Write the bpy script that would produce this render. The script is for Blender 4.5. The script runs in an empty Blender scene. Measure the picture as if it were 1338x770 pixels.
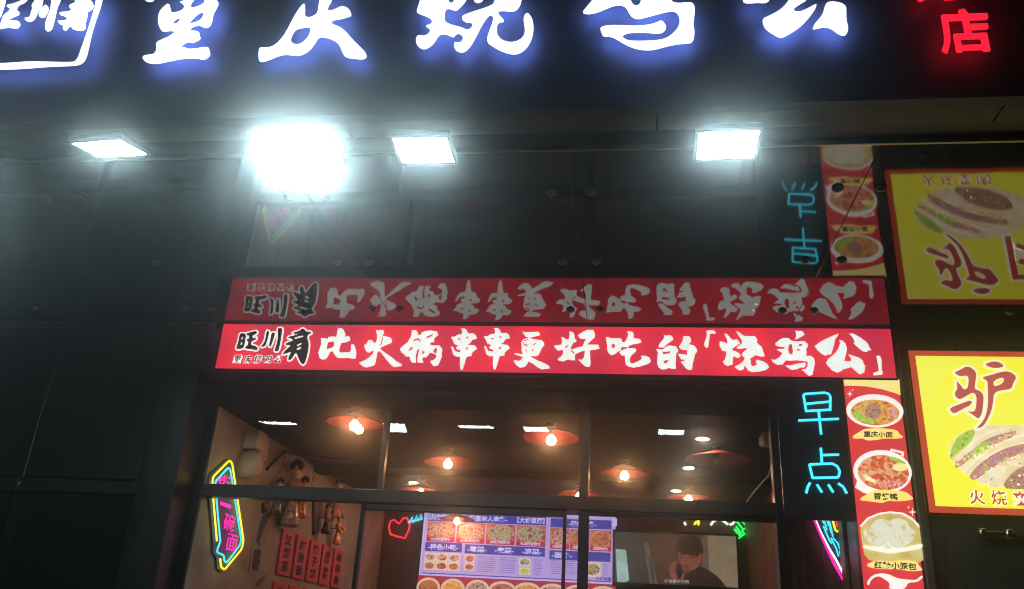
import bpy, bmesh, math, random
from mathutils import Vector
random.seed(7)
sc = bpy.context.scene
COL = sc.collection

# ------------------------------------------------------------------ camera
FPX, CX, CY, PW, PH = 1109.86, 669.0, 385.0, 1338.0, 770.0
YAW, PITCH, ROLL = .1468, .3954, .0589
CAM = Vector((3.1535, -5.9155, 1.6))
fw = Vector((-math.sin(YAW)*math.cos(PITCH), math.cos(YAW)*math.cos(PITCH), math.sin(PITCH)))
rt0 = Vector((math.cos(YAW), math.sin(YAW), 0)); up0 = rt0.cross(fw)
rt = rt0*math.cos(ROLL) + up0*math.sin(ROLL); up = -rt0*math.sin(ROLL) + up0*math.cos(ROLL)
cd = bpy.data.cameras.new('camera'); cam = bpy.data.objects.new('camera', cd); COL.objects.link(cam)
cd.sensor_width = 36; cd.lens = 36*FPX/PW; cd.clip_start = .05; cd.clip_end = 500
from mathutils import Matrix
cam.matrix_world = Matrix(((rt.x, up.x, -fw.x, CAM.x), (rt.y, up.y, -fw.y, CAM.y), (rt.z, up.z, -fw.z, CAM.z), (0, 0, 0, 1)))
sc.camera = cam
# ------------------------------------------------------------------ night sky, exposure
wd = bpy.data.worlds.new('World'); sc.world = wd; wd.use_nodes = True
wn = wd.node_tree.nodes; wl = wd.node_tree.links
sky = wn.new('ShaderNodeTexSky'); sky.sky_type = 'NISHITA'; sky.sun_disc = False
sky.sun_elevation = math.radians(-4); sky.sun_rotation = math.radians(200)
bgn = wn['Background']; wl.new(sky.outputs[0], bgn.inputs[0]); bgn.inputs[1].default_value = .02
vs = sc.view_settings
vs.view_transform = 'Standard'; vs.look = 'None'; vs.exposure = 0; vs.gamma = 1; vs.use_curve_mapping = False
cy = sc.cycles
cy.use_denoising = True; cy.denoiser = 'OPENIMAGEDENOISE'
cy.max_bounces = 7; cy.diffuse_bounces = 2; cy.glossy_bounces = 3; cy.transparent_max_bounces = 16
cy.pixel_filter_type = 'BLACKMAN_HARRIS'; cy.filter_width = 1.1
cy.volume_bounces = 0; cy.sample_clamp_indirect = 4; cy.sample_clamp_direct = 0
cy.caustics_reflective = False; cy.caustics_refractive = False; cy.use_light_tree = True

# ------------------------------------------------------------------ pixel -> place
def ray(u, v): return (fw + rt*((u-CX)/FPX) + up*((CY-v)/FPX)).normalized()
def onX(u, v, X): d = ray(u, v); return CAM + d*((X-CAM.x)/d.x)
def onY(u, v, Y): d = ray(u, v); return CAM + d*((Y-CAM.y)/d.y)
def onZ(u, v, Z): d = ray(u, v); return CAM + d*((Z-CAM.z)/d.z)

# key planes
SOF = 3.853        # underside of canopy
FASY = -2.728      # fascia front
GLY = .31          # shop glass
XL, XR = -.05, 4.62  # room side walls
CEIL = 3.25
BACK = 5.35

# ------------------------------------------------------------------ materials
def mat(name, col, rough=.5, metal=0., emit=None, es=0., var=0., vscale=6., bump=0., bscale=30., spec=.5, sample=True, col2=None, rvar=0.):
    m = bpy.data.materials.new(name); m.use_nodes = True
    n = m.node_tree.nodes; l = m.node_tree.links; b = n['Principled BSDF']
    b.inputs['Base Color'].default_value = (*col, 1); b.inputs['Roughness'].default_value = rough
    b.inputs['Metallic'].default_value = metal; b.inputs['Specular IOR Level'].default_value = spec
    tc = n.new('ShaderNodeTexCoord')
    if var or col2:
        nz = n.new('ShaderNodeTexNoise'); nz.inputs['Scale'].default_value = vscale; nz.inputs['Detail'].default_value = 6
        l.new(tc.outputs['Object'], nz.inputs['Vector'])
        mx = n.new('ShaderNodeMix'); mx.data_type = 'RGBA'
        c2 = col2 or tuple(max(0, c*(1-var)) for c in col)
        mx.inputs['A'].default_value = (*col, 1); mx.inputs['B'].default_value = (*c2, 1)
        rmp = n.new('ShaderNodeValToRGB'); rmp.color_ramp.elements[0].position = .35; rmp.color_ramp.elements[1].position = .65
        l.new(nz.outputs['Fac'], rmp.inputs[0]); l.new(rmp.outputs[0], mx.inputs['Factor'])
        l.new(mx.outputs['Result'], b.inputs['Base Color'])
        if emit == 'base': l.new(mx.outputs['Result'], b.inputs['Emission Color'])
    elif emit == 'base': b.inputs['Emission Color'].default_value = (*col, 1)
    if emit and emit != 'base': b.inputs['Emission Color'].default_value = (*emit, 1)
    if emit: b.inputs['Emission Strength'].default_value = es
    if bump:
        nb = n.new('ShaderNodeTexNoise'); nb.inputs['Scale'].default_value = bscale; nb.inputs['Detail'].default_value = 4
        l.new(tc.outputs['Object'], nb.inputs['Vector'])
        bp = n.new('ShaderNodeBump'); bp.inputs['Strength'].default_value = bump; bp.inputs['Distance'].default_value = .01
        l.new(nb.outputs['Fac'], bp.inputs['Height']); l.new(bp.outputs[0], b.inputs['Normal'])
    if rvar:   # dust, smears and wiped streaks
        mp = n.new('ShaderNodeMapping'); mp.inputs['Scale'].default_value = (1.6, 1.6, .5); l.new(tc.outputs['Object'], mp.inputs['Vector'])
        n2 = n.new('ShaderNodeTexNoise'); n2.inputs['Scale'].default_value = 3.; n2.inputs['Detail'].default_value = 8; n2.inputs['Distortion'].default_value = 1.2
        l.new(mp.outputs[0], n2.inputs['Vector'])
        mr = n.new('ShaderNodeMapRange'); mr.inputs['From Min'].default_value = .35; mr.inputs['From Max'].default_value = .7
        mr.inputs['To Min'].default_value = max(.04, rough-rvar); mr.inputs['To Max'].default_value = min(1, rough+rvar)
        l.new(n2.outputs['Fac'], mr.inputs['Value']); l.new(mr.outputs[0], b.inputs['Roughness'])
    if not sample: m.cycles.emission_sampling = 'NONE'
    return m

def food(name, cols, scale=40, es=1.0, distort=1.5):
    """a printed food picture: patches of several colours, self lit from the light box behind"""
    m = bpy.data.materials.new(name); m.use_nodes = True
    n = m.node_tree.nodes; l = m.node_tree.links; b = n['Principled BSDF']
    tc = n.new('ShaderNodeTexCoord'); nz = n.new('ShaderNodeTexNoise'); nz.inputs['Scale'].default_value = scale
    nz.inputs['Detail'].default_value = 3; nz.inputs['Distortion'].default_value = distort
    vo = n.new('ShaderNodeTexVoronoi'); vo.inputs['Scale'].default_value = scale*1.2
    l.new(tc.outputs['Object'], nz.inputs['Vector']); l.new(tc.outputs['Object'], vo.inputs['Vector'])
    ad = n.new('ShaderNodeMath'); ad.operation = 'MULTIPLY_ADD'; ad.inputs[1].default_value = .35; l.new(vo.outputs['Distance'], ad.inputs[0]); 
    sb = n.new('ShaderNodeMath'); sb.operation = 'SUBTRACT'; sb.inputs[1].default_value = .1; l.new(nz.outputs['Fac'], sb.inputs[0]); l.new(sb.outputs[0], ad.inputs[2])
    r = n.new('ShaderNodeValToRGB'); e = r.color_ramp.elements
    lo, hi = .3, .75
    for i, c in enumerate(cols):
        p = lo + (hi-lo)*i/(len(cols)-1)
        if i < 2: e[i].position = p; e[i].color = (*c, 1)
        else: q = e.new(p); q.color = (*c, 1)
    l.new(ad.outputs[0], r.inputs[0]); l.new(r.outputs[0], b.inputs['Base Color']); l.new(r.outputs[0], b.inputs['Emission Color'])
    b.inputs['Emission Strength'].default_value = es; b.inputs['Roughness'].default_value = .4
    m.cycles.emission_sampling = 'NONE'
    return m

def mirror_mat(name, col, rough):
    m = bpy.data.materials.new(name); m.use_nodes = True
    n = m.node_tree.nodes; l = m.node_tree.links; n.remove(n['Principled BSDF']); out = n['Material Output']
    g = n.new('ShaderNodeBsdfGlossy'); g.inputs['Color'].default_value = (*col, 1); g.inputs['Roughness'].default_value = rough
    d = n.new('ShaderNodeBsdfDiffuse'); d.inputs['Color'].default_value = (.008, .0075, .007, 1)
    a = n.new('ShaderNodeAddShader'); l.new(g.outputs[0], a.inputs[0]); l.new(d.outputs[0], a.inputs[1]); l.new(a.outputs[0], out.inputs['Surface'])
    tc = n.new('ShaderNodeTexCoord'); nz = n.new('ShaderNodeTexNoise'); nz.inputs['Scale'].default_value = 3.; nz.inputs['Detail'].default_value = 2
    l.new(tc.outputs['Object'], nz.inputs['Vector'])
    bp = n.new('ShaderNodeBump'); bp.inputs['Strength'].default_value = .05; bp.inputs['Distance'].default_value = .01
    l.new(nz.outputs['Fac'], bp.inputs['Height']); l.new(bp.outputs[0], g.inputs['Normal'])
    nr = n.new('ShaderNodeTexNoise'); nr.inputs['Scale'].default_value = 9; nr.inputs['Detail'].default_value = 5
    l.new(tc.outputs['Object'], nr.inputs['Vector'])
    mr = n.new('ShaderNodeMapRange'); mr.inputs['To Min'].default_value = rough*.5; mr.inputs['To Max'].default_value = rough*1.8
    l.new(nr.outputs['Fac'], mr.inputs['Value']); l.new(mr.outputs[0], g.inputs['Roughness'])
    return m

def glass_mat(name, tint=(.93, .95, .94), ior=1.5):
    m = bpy.data.materials.new(name); m.use_nodes = True
    n = m.node_tree.nodes; l = m.node_tree.links; n.remove(n['Principled BSDF']); out = n['Material Output']
    t = n.new('ShaderNodeBsdfTransparent'); t.inputs[0].default_value = (*tint, 1)
    g = n.new('ShaderNodeBsdfGlossy'); g.inputs['Roughness'].default_value = 0.0
    f = n.new('ShaderNodeFresnel'); f.inputs['IOR'].default_value = ior
    geo = n.new('ShaderNodeNewGeometry'); iv = n.new('ShaderNodeMath'); iv.operation = 'SUBTRACT'; iv.inputs[0].default_value = 1
    l.new(geo.outputs['Backfacing'], iv.inputs[1])
    mu = n.new('ShaderNodeMath'); mu.operation = 'MULTIPLY'; l.new(f.outputs[0], mu.inputs[0]); l.new(iv.outputs[0], mu.inputs[1])
    mx = n.new('ShaderNodeMixShader'); l.new(mu.outputs[0], mx.inputs[0]); l.new(t.outputs[0], mx.inputs[1]); l.new(g.outputs[0], mx.inputs[2])
    l.new(mx.outputs[0], out.inputs['Surface'])
    return m

M = {}
M['pavement'] = mat('pavement', (.07, .068, .066), .7, var=.3, bump=.3)
M['fascia'] = mat('fascia', (.09, .10, .125), .5, var=.15, vscale=2, bump=.05, bscale=4)
M['stone'] = mat('stone', (.17, .155, .125), .5, var=.35, vscale=9, bump=.1)
M['dark_metal'] = mat('dark_metal', (.014, .013, .013), .4, .4, rvar=.06, var=.3)
M['trim'] = mat('trim', (.45, .42, .34), .3, .9)
M['soffit'] = mirror_mat('soffit_glass', (.18, .168, .163), .035)
M['bolt'] = mat('bolt', (.10, .09, .085), .4, .8)
M['tile'] = mat('dark_tile', (.009, .009, .0095), .35, rvar=.07, var=.4, vscale=3, bump=.1, bscale=8)
M['pillar'] = mat('pillar', (.17, .165, .11), .34, rvar=.1, var=.35, vscale=2.5, bump=.06, bscale=6)
M['glass'] = glass_mat('window_glass')
M['darkglass'] = mat('dark_glass', (.006, .006, .007), .12, rvar=.04, spec=.5)
M['frame'] = mat('window_frame', (.016, .014, .013), .36, .2, rvar=.06, var=.3)
M['black'] = mat('black_panel', (.022, .026, .03), .3, var=.3, vscale=4)
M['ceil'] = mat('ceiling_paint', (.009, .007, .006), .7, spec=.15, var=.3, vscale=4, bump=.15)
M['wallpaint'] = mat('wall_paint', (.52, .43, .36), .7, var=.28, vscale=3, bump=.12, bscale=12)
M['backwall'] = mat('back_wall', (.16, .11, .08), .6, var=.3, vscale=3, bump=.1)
M['floor'] = mat('shop_floor', (.22, .19, .16), .3, var=.3)
M['plank_red'] = mat('plank_red', (.34, .075, .045), .5, var=.55, vscale=8, bump=.2)
M['plank_green'] = mat('plank_green', (.15, .15, .09), .5, var=.5, vscale=8, bump=.2)
M['plank_brown'] = mat('plank_brown', (.20, .11, .065), .5, var=.5, vscale=8, bump=.2)
M['red_face'] = mat('red_lightbox', (.78, .022, .045), .25, emit='base', es=1.12, col2=(.52, .02, .055), vscale=3.5)
M['white_face'] = mat('white_lettering', (.85, .92, .86), .4, emit='base', es=1.15, var=.12, vscale=8)
M['black_ink'] = mat('black_ink', (.02, .015, .025), .5, var=.3)
M['led_white'] = mat('led_white', (.9, .93, 1.), .4, emit=(.72, .84, 1.), es=1.9)
M['led_halo'] = mat('led_halo', (.3, .4, .9), .5, emit=(.15, .24, 1.), es=7.5)
M['led_red'] = mat('led_red', (.9, .03, .06), .4, emit=(1., .012, .035), es=1.5)
M['led_redhalo'] = mat('led_red_halo', (.9, .03, .06), .4, emit=(1., .01, .03), es=1.5)
M['return_metal'] = mat('letter_return', (.3, .4, .8), .4, emit=(.07, .13, .52), es=.7)
M['flood'] = mat('flood_lens', (1, 1, 1), .3, emit=(.76, .97, 1.), es=62.)
M['flood_hot'] = mat('flood_lens_hot', (1, 1, 1), .3, emit=(.76, .97, 1.), es=150.)
M['lamp_body'] = mat('lamp_body', (.05, .05, .05), .4, .5)
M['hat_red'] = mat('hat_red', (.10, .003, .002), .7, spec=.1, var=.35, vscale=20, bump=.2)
M['hat_backlit'] = mat('hat_backlit_red', (.62, .03, .03), .5, var=.3, vscale=20)  # brighter copy of the hat red, downlight through the shade put into the colour
M['bulb'] = mat('bulb', (1, .8, .6), .3, emit=(1., .42, .18), es=170.)
M['bulb_off'] = mat('bulb_off', (.5, .45, .4), .2)
M['cord'] = mat('cord', (.02, .02, .02), .6)
M['down'] = mat('downlight_lens', (1, 1, 1), .3, emit=(1., .80, .58), es=130.)
M['neon_yellow'] = mat('neon_yellow', (.9, .8, .1), .4, emit=(1., .80, .03), es=1.9)
M['neon_cyan'] = mat('neon_cyan', (.1, .8, .9), .4, emit=(.06, .72, .95), es=1.5)
M['neon_pink'] = mat('neon_pink', (.9, .05, .5), .4, emit=(1., .01, .42), es=1.5)
M['neon_white'] = mat('neon_white', (.9, .9, .9), .4, emit=(1., .96, .92), es=2.)
M['neon_green'] = mat('neon_green', (.1, .9, .2), .4, emit=(.03, 1., .16), es=1.6)
M['neon_red'] = mat('neon_red', (.9, .1, .1), .4, emit=(1., .03, .05), es=1.6)
M['neon_board'] = mat('neon_board', (.10, .07, .09), .3)
M['card_red'] = mat('card_red', (.88, .07, .05), .5, col2=(.72, .05, .08), vscale=14)
M['ink'] = mat('ink', (.03, .02, .03), .6)
M['skin'] = mat('doll_face', (.85, .7, .58), .25, spec=.8)
M['doll_red'] = mat('doll_red', (.75, .05, .05), .2, col2=(.8, .45, .3), vscale=38, spec=.9)
M['doll_gold'] = mat('doll_gold', (.9, .5, .08), .2, col2=(.75, .08, .05), vscale=30, spec=.9)
M['doll_silver'] = mat('doll_silver', (.75, .7, .66), .2, col2=(.2, .1, .1), vscale=38, spec=.9)
M['doll_green'] = mat('doll_green', (.3, .32, .22), .25, col2=(.08, .08, .06), vscale=36, spec=.9)
M['hair'] = mat('doll_hair', (.02, .018, .018), .4)
M['tablet'] = mat('tablet', (.10, .07, .10), .5, col2=(.22, .13, .10), vscale=12)
M['cream'] = mat('cream_plastic', (.72, .62, .5), .4, var=.15)
M['cream_dark'] = mat('cream_panel', (.50, .36, .33), .45)
M['teal'] = mat('teal_print', (.08, .26, .28), .6)
M['menu_white'] = mat('menu_white', (.55, .48, .85), .4, emit=(.50, .40, .88), es=.85, sample=True)
M['menu_edge'] = mat('menu_edge', (.6, .55, .8), .4, emit=(.62, .52, .9), es=.9)
M['menu_blue'] = mat('menu_blue', (.08, .08, .45), .4, emit=(.045, .05, .38), es=.9, sample=False)
M['menu_text'] = mat('menu_text', (.7, .7, .95), .4, emit=(.60, .58, .95), es=1., sample=False)
M['menu_small'] = mat('menu_small', (.25, .2, .5), .4, emit=(.30, .22, .60), es=.8, sample=False)
M['menu_red'] = mat('menu_red', (.5, .03, .05), .4, emit=(.50, .02, .05), es=.8, sample=False)
M['bowl_white'] = mat('bowl_print', (.8, .7, .6), .4, emit=(.80, .66, .52), es=.8, sample=False)
M['strip_red'] = mat('strip_red', (.72, .045, .04), .3, emit='base', es=1.06, col2=(.62, .035, .05), vscale=6)
M['strip_yellow'] = mat('strip_yellow', (.90, .68, .12), .3, emit='base', es=1.15, col2=(.86, .74, .3), vscale=10, sample=False)
M['strip_white'] = mat('strip_white', (.88, .84, .78), .3, emit='base', es=1.12, sample=False)
M['poster_yellow'] = mat('poster_yellow', (.82, .78, .035), .3, emit='base', es=1.19, col2=(.80, .80, .10), vscale=1.5)
M['poster_red'] = mat('poster_red', (.62, .075, .04), .3, emit='base', es=.85, col2=(.56, .06, .03), vscale=5, sample=False)
M['poster_ink'] = mat('poster_ink', (.62, .10, .085), .3, emit='base', es=.85, sample=False, var=.1)
M['poster_white'] = mat('poster_white', (.86, .82, .66), .3, emit='base', es=1.12, sample=False)
M['bun'] = mat('bun', (.88, .80, .56), .4, emit='base', es=1.06, col2=(.80, .62, .32), vscale=14, sample=False)
M['f_noodle'] = food('print_noodle', [(.20, .04, .02), (.62, .12, .03), (.75, .30, .06), (.78, .52, .14), (.55, .10, .03)], 22)
M['f_duck'] = food('print_duck', [(.30, .05, .03), (.68, .12, .05), (.62, .07, .03), (.78, .34, .10), (.75, .42, .3)], 26)
M['f_green'] = food('print_green', [(.05, .16, .02), (.25, .50, .04), (.55, .70, .12), (.18, .40, .03)], 42)
M['f_bun'] = food('print_steamed_bun', [(.78, .66, .30), (.85, .80, .60), (.88, .86, .72), (.75, .6, .25)], 14, .85)
M['f_basket'] = food('print_basket', [(.55, .38, .08), (.72, .55, .16), (.80, .66, .26)], 8, .8)
M['f_meat'] = food('print_meat', [(.22, .05, .09), (.55, .17, .26), (.62, .30, .42), (.40, .12, .10), (.66, .52, .20)], 48)
M['f_brown'] = food('print_brown', [(.16, .07, .05), (.40, .20, .12), (.50, .30, .2), (.30, .12, .08)], 40)
M['f_pink'] = food('print_sliced', [(.70, .20, .16), (.78, .45, .36), (.66, .15, .1)], 30)
M['m_food1'] = food('menu_food_warm', [(.14, .03, .05), (.42, .10, .08), (.62, .36, .20), (.66, .50, .42), (.35, .05, .08)], 16, .75)
M['m_food2'] = food('menu_food_green', [(.12, .04, .05), (.38, .10, .10), (.30, .42, .14), (.55, .52, .36), (.30, .08, .1)], 16, .75)
M['m_food3'] = food('menu_food_red', [(.16, .03, .03), (.55, .10, .05), (.66, .28, .10), (.42, .05, .06)], 16, .75)
M['tv_frame'] = mat('tv_frame', (.01, .01, .01), .2)
def screen(name, c, c2, es=.8, sc_=3.): return mat(name, (.01, .01, .01), .15, emit=None, es=es)
def tvm(name, c, c2=None, vscale=6):
    m = mat(name, c, .3, emit='base', es=1., col2=c2 or tuple(x*.75 for x in c), vscale=vscale, sample=False); return m
M['tv_tan'] = tvm('tv_tan', (.25, .19, .12)); M['tv_brown'] = tvm('tv_brown', (.06, .036, .027)); M['tv_teal'] = tvm('tv_teal', (.04, .05, .046))
M['tv_win'] = tvm('tv_window', (.34, .55, .55)); M['tv_hair'] = tvm('tv_hair', (.022, .013, .011)); M['tv_skin'] = tvm('tv_skin', (.24, .075, .05), (.12, .035, .028), 9)
M['tv_coat'] = tvm('tv_coat', (.028, .016, .012)); M['tv_sub'] = tvm('tv_subtitle', (.55, .5, .5)); M['tv_curtain'] = tvm('tv_curtain', (.10, .11, .095)); M['tv_phone'] = tvm('tv_phone', (.012, .012, .016)); M['tv_shade'] = tvm('tv_shade', (.12, .085, .06))
M['steel'] = mat('steel', (.62, .62, .6), .22, 1., bump=.05)
M['strip_plastic'] = mat('plastic_curtain', (.8, .84, .72), .22, var=.2)
M['led_dot'] = mat('led_dot', (1, .1, .05), .4, emit=(1., .06, .03), es=1.5, sample=False)
M['paper'] = mat('paper_label', (.45, .45, .42), .7)
M['conduit'] = mat('conduit', (.05, .045, .04), .5)

# ------------------------------------------------------------------ mesh helpers
class F:   # a flat frame: right, up, towards viewer
    def __init__(s, o, ex, ey): s.o = Vector(o); s.ex = Vector(ex); s.ey = Vector(ey); s.en = s.ex.cross(s.ey)
    def __call__(s, a, b, d=0): return s.o + s.ex*a + s.ey*b + s.en*d
def front(Y): return F((0, Y, 0), (1, 0, 0), (0, 0, 1))        # seen from the street (a=X, b=Z)
def leftw(X): return F((X, 0, 0), (0, 1, 0), (0, 0, 1))         # left wall, seen from inside (a=Y, b=Z)
def rightw(X): return F((X, 0, 0), (0, -1, 0), (0, 0, 1))       # right wall (a=-Y, b=Z)

def link(name, me, m, parent=None, loc=None):
    """verts arrive in world space; store them relative to the parent's place (or the thing's base)"""
    o = bpy.data.objects.new(name, me); COL.objects.link(o)
    if parent is not None:
        p = parent; off = Vector((0, 0, 0))
        while p is not None: off += Vector(p.location); p = p.parent
        o.parent = parent
        me.transform(Matrix.Translation(-off))
    else:
        cs = [v.co for v in me.vertices]
        base = Vector(loc) if loc is not None else Vector((sum(c.x for c in cs)/len(cs), sum(c.y for c in cs)/len(cs), min(c.z for c in cs)))
        me.transform(Matrix.Translation(-base)); o.location = base
    if m is not None: me.materials.append(m if not isinstance(m, str) else M[m])
    return o
def tag(o, label=None, cat=None, group=None, kind=None):
    if label: o['label'] = label
    if cat: o['category'] = cat
    if group: o['group'] = group
    if kind: o['kind'] = kind
    return o
def thing(name, loc, label, cat, group=None):
    o = bpy.data.objects.new(name, None); COL.objects.link(o); o.location = loc; o.empty_display_size = .1
    return tag(o, label, cat, group)
def copy_tree(o, parent=None):
    c = o.copy(); COL.objects.link(c); c.parent = parent
    for ch in [x for x in KIDS.get(o.name, [])]: copy_tree(ch, c)
    return c
KIDS = {}
def bm_mesh(bm, name='m', smooth=False):
    me = bpy.data.meshes.new(name); bm.normal_update(); bm.to_mesh(me); bm.free()
    if smooth:
        for p in me.polygons: p.use_smooth = True
    return me
def box_bm(bm, x0, x1, y0, y1, z0, z1, bev=0):
    r = bmesh.ops.create_cube(bm, size=1)
    for v in r['verts']:
        v.co = Vector(((x0+x1)/2 + v.co.x*(x1-x0), (y0+y1)/2 + v.co.y*(y1-y0), (z0+z1)/2 + v.co.z*(z1-z0)))
    if bev:
        es = list({e for v in r['verts'] for e in v.link_edges})
        bmesh.ops.bevel(bm, geom=es, offset=bev, segments=1, affect='EDGES')
def box(name, x0, x1, y0, y1, z0, z1, m, parent=None, bev=0, loc=None):
    bm = bmesh.new(); box_bm(bm, x0, x1, y0, y1, z0, z1, bev); return link(name, bm_mesh(bm, name), m, parent, loc)
def slab(name, fr, a0, a1, b0, b1, d0, d1, m, parent=None, bev=0):
    bm = bmesh.new(); box_bm(bm, a0, a1, b0, b1, d0, d1, bev)
    for v in bm.verts: v.co = fr(*v.co)
    bmesh.ops.recalc_face_normals(bm, faces=bm.faces)
    return link(name, bm_mesh(bm, name), m, parent)
def chaikin(p, n=1):
    for _ in range(n):
        q = []
        for i in range(len(p)):
            a, b = p[i], p[(i+1) % len(p)]
            q.append((a[0]*.75+b[0]*.25, a[1]*.75+b[1]*.25)); q.append((a[0]*.25+b[0]*.75, a[1]*.25+b[1]*.75))
        p = q
    return p
def fill_mesh(polys, thick, offset=0.):
    """filled 2D outlines (inner ones are holes) with real thickness"""
    cu = bpy.data.curves.new('c', 'CURVE'); cu.dimensions = '2D'; cu.fill_mode = 'BOTH'; cu.extrude = thick/2; cu.offset = offset
    for p in polys:
        s = cu.splines.new('POLY'); s.points.add(len(p)-1); s.use_cyclic_u = True
        for k, q in enumerate(p): s.points[k].co = (q[0], q[1], 0, 1)
    return curve_mesh(cu)
def curve_mesh(cu):
    o = bpy.data.objects.new('tmp', cu); COL.objects.link(o)
    dg = bpy.context.evaluated_depsgraph_get(); dg.update()
    me = bpy.data.meshes.new_from_object(o.evaluated_get(dg))
    bpy.data.objects.remove(o); bpy.data.curves.remove(cu)
    me.materials.clear()
    return me
def text_mesh(s, size, thick=.004, bold=0., shear=0.):
    cu = bpy.data.curves.new('t', 'FONT'); cu.body = s; cu.size = size; cu.extrude = thick/2; cu.offset = bold; cu.shear = shear
    cu.align_x = 'CENTER'; cu.align_y = 'CENTER'; cu.resolution_u = 3
    return curve_mesh(cu)
def place(me, fr, a, b, d, sx=1., sy=1., fit=None, rot=0.):
    """lay a flat mesh into a frame, optionally stretched to a box (w, h) centred on (a, b)"""
    vs_ = [v.co.copy() for v in me.vertices]
    if not vs_: return me
    if fit:
        x0 = min(v.x for v in vs_); x1 = max(v.x for v in vs_); y0 = min(v.y for v in vs_); y1 = max(v.y for v in vs_)
        sx = fit[0]/(x1-x0) if fit[0] else 1; sy = fit[1]/(y1-y0) if fit[1] else 1
        if not fit[0]: sx = sy
        if not fit[1]: sy = sx
        cx_, cy_ = (x0+x1)/2, (y0+y1)/2
    else: cx_ = cy_ = 0
    c, s = math.cos(rot), math.sin(rot)
    for v in me.vertices:
        x, y = (v.co.x-cx_)*sx, (v.co.y-cy_)*sy
        v.co = fr(a + x*c - y*s, b + x*s + y*c, d + v.co.z)
    return me
def text(name, s, fr, a, b, d, m, parent, size=.1, bold=0., fit=None, thick=.004, shear=0., rot=0.):
    return link(name, place(text_mesh(s, size, thick, bold, shear), fr, a, b, d, fit=fit, rot=rot), m, parent)
def shape(name, polys, fr, d, thick, m, parent, offset=0.):
    me = fill_mesh(polys, thick, offset)
    for v in me.vertices: v.co = fr(v.co.x, v.co.y, d + v.co.z)
    return link(name, me, m, parent)
def ell(a, b, ra, rb, n=28, wob=0., rot=0.):
    out = []
    for i in range(n):
        t = 2*math.pi*i/n; k = 1 + random.uniform(-wob, wob)
        x, y = ra*k*math.cos(t), rb*k*math.sin(t); out.append((a + x*math.cos(rot)-y*math.sin(rot), b + x*math.sin(rot)+y*math.cos(rot)))
    return out
def tube_mesh(lines, r, res=3, cyclic=False, smooth=True):
    cu = bpy.data.curves.new('tube', 'CURVE'); cu.dimensions = '3D'; cu.bevel_depth = r; cu.bevel_resolution = res; cu.use_fill_caps = True
    for p in lines:
        s = cu.splines.new('POLY'); s.points.add(len(p)-1); s.use_cyclic_u = cyclic
        for k, q in enumerate(p): s.points[k].co = (*q, 1)
    me = curve_mesh(cu)
    if smooth:
        for p in me.polygons: p.use_smooth = True
    return me
def tube(name, lines, r, m, parent=None, res=2, cyclic=False): return link(name, tube_mesh(lines, r, res, cyclic), m, parent)
def lathe(bm, prof, n=24, c=(0, 0, 0)):
    rings = []
    for (r, z) in prof:
        if r < 1e-5: rings.append([bm.verts.new((c[0], c[1], c[2]+z))])
        else: rings.append([bm.verts.new((c[0]+r*math.cos(2*math.pi*i/n), c[1]+r*math.sin(2*math.pi*i/n), c[2]+z)) for i in range(n)])
    for A, B in zip(rings, rings[1:]):
        for i in range(n):
            j = (i+1) % n
            if len(A) == 1 and len(B) == 1: continue
            if len(A) == 1: bm.faces.new((A[0], B[i], B[j]))
            elif len(B) == 1: bm.faces.new((A[i], A[j], B[0]))
            else: bm.faces.new((A[i], A[j], B[j], B[i]))
def lathe_mesh(prof, n=24, c=(0, 0, 0), smooth=True):
    bm = bmesh.new(); lathe(bm, prof, n, c); bmesh.ops.recalc_face_normals(bm, faces=bm.faces); return bm_mesh(bm, 'lathe', smooth)

# outlines traced on enlargements of the lettering: window origin and scale -> pixel -> the sign's own plane
def trace(pts, win, Y, it=1, sel='Y'):
    ox, oy, s = win; out = []
    for x, y in pts:
        p = onY(ox + x/s, oy + y/s, Y); out.append((p.x, p.z))
    return chaikin(out, it)
def traceX(pts, win, X, it=0):
    ox, oy, s = win; out = []
    for x, y in pts:
        p = onX(ox + x/s, oy + y/s, X); out.append((p.y, p.z))
    return chaikin(out, it) if it else out
def P(s): 
    v = [float(t) for t in s.replace(',', ' ').split()]; return list(zip(v[::2], v[1::2]))

# ================================================================== SETTING
gp = box('pavement', -60, 60, -60, 40, -.3, 0, 'pavement'); tag(gp, 'grey paved ground in front of the shop', kind='structure')

# ---- the building: facade, room, window frames, panes
bld = thing('shop_building', (2.3, .3, 0), 'dark shop building with wide glazed front under the canopy', 'building')
SUB = {}
def bpart(name, *a, m, parent=None, bev=0): return box(name, *a, m, parent or bld, bev)
floor = bpart('shop_floor', XL, XR, GLY, BACK, 0.0, .12, m='floor')
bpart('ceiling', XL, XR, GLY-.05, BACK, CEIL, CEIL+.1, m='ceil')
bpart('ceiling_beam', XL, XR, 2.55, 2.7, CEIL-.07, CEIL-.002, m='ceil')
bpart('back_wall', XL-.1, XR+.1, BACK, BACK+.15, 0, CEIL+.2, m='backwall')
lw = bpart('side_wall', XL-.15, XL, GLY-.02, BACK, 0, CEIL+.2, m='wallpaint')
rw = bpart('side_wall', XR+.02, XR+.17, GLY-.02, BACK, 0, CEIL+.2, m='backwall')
# vertical boards on the right wall
yb = GLY+.02; k = 0; first = {}
while yb < BACK-.05:
    w = (.30, .26, .34, .28)[k % 4]; col = ('plank_brown', 'plank_red', 'plank_green', 'plank_red')[k % 4] if yb > 1.4 else 'plank_brown'
    box('plank', XR, XR+.018+.004*(k % 3), yb, min(yb+w-.012, BACK-.01), .12, CEIL-.01, col, rw, .004); yb += w; k += 1
# wall above the window and behind the banner
bpart('lintel', -.3, XR+.2, .26, .45, CEIL+.1, SOF+1.5, m='dark_metal')
bpart('lintel_soffit', -.12, 4.64, .02, .26, 3.44, 3.462, m='dark_metal')
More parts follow.
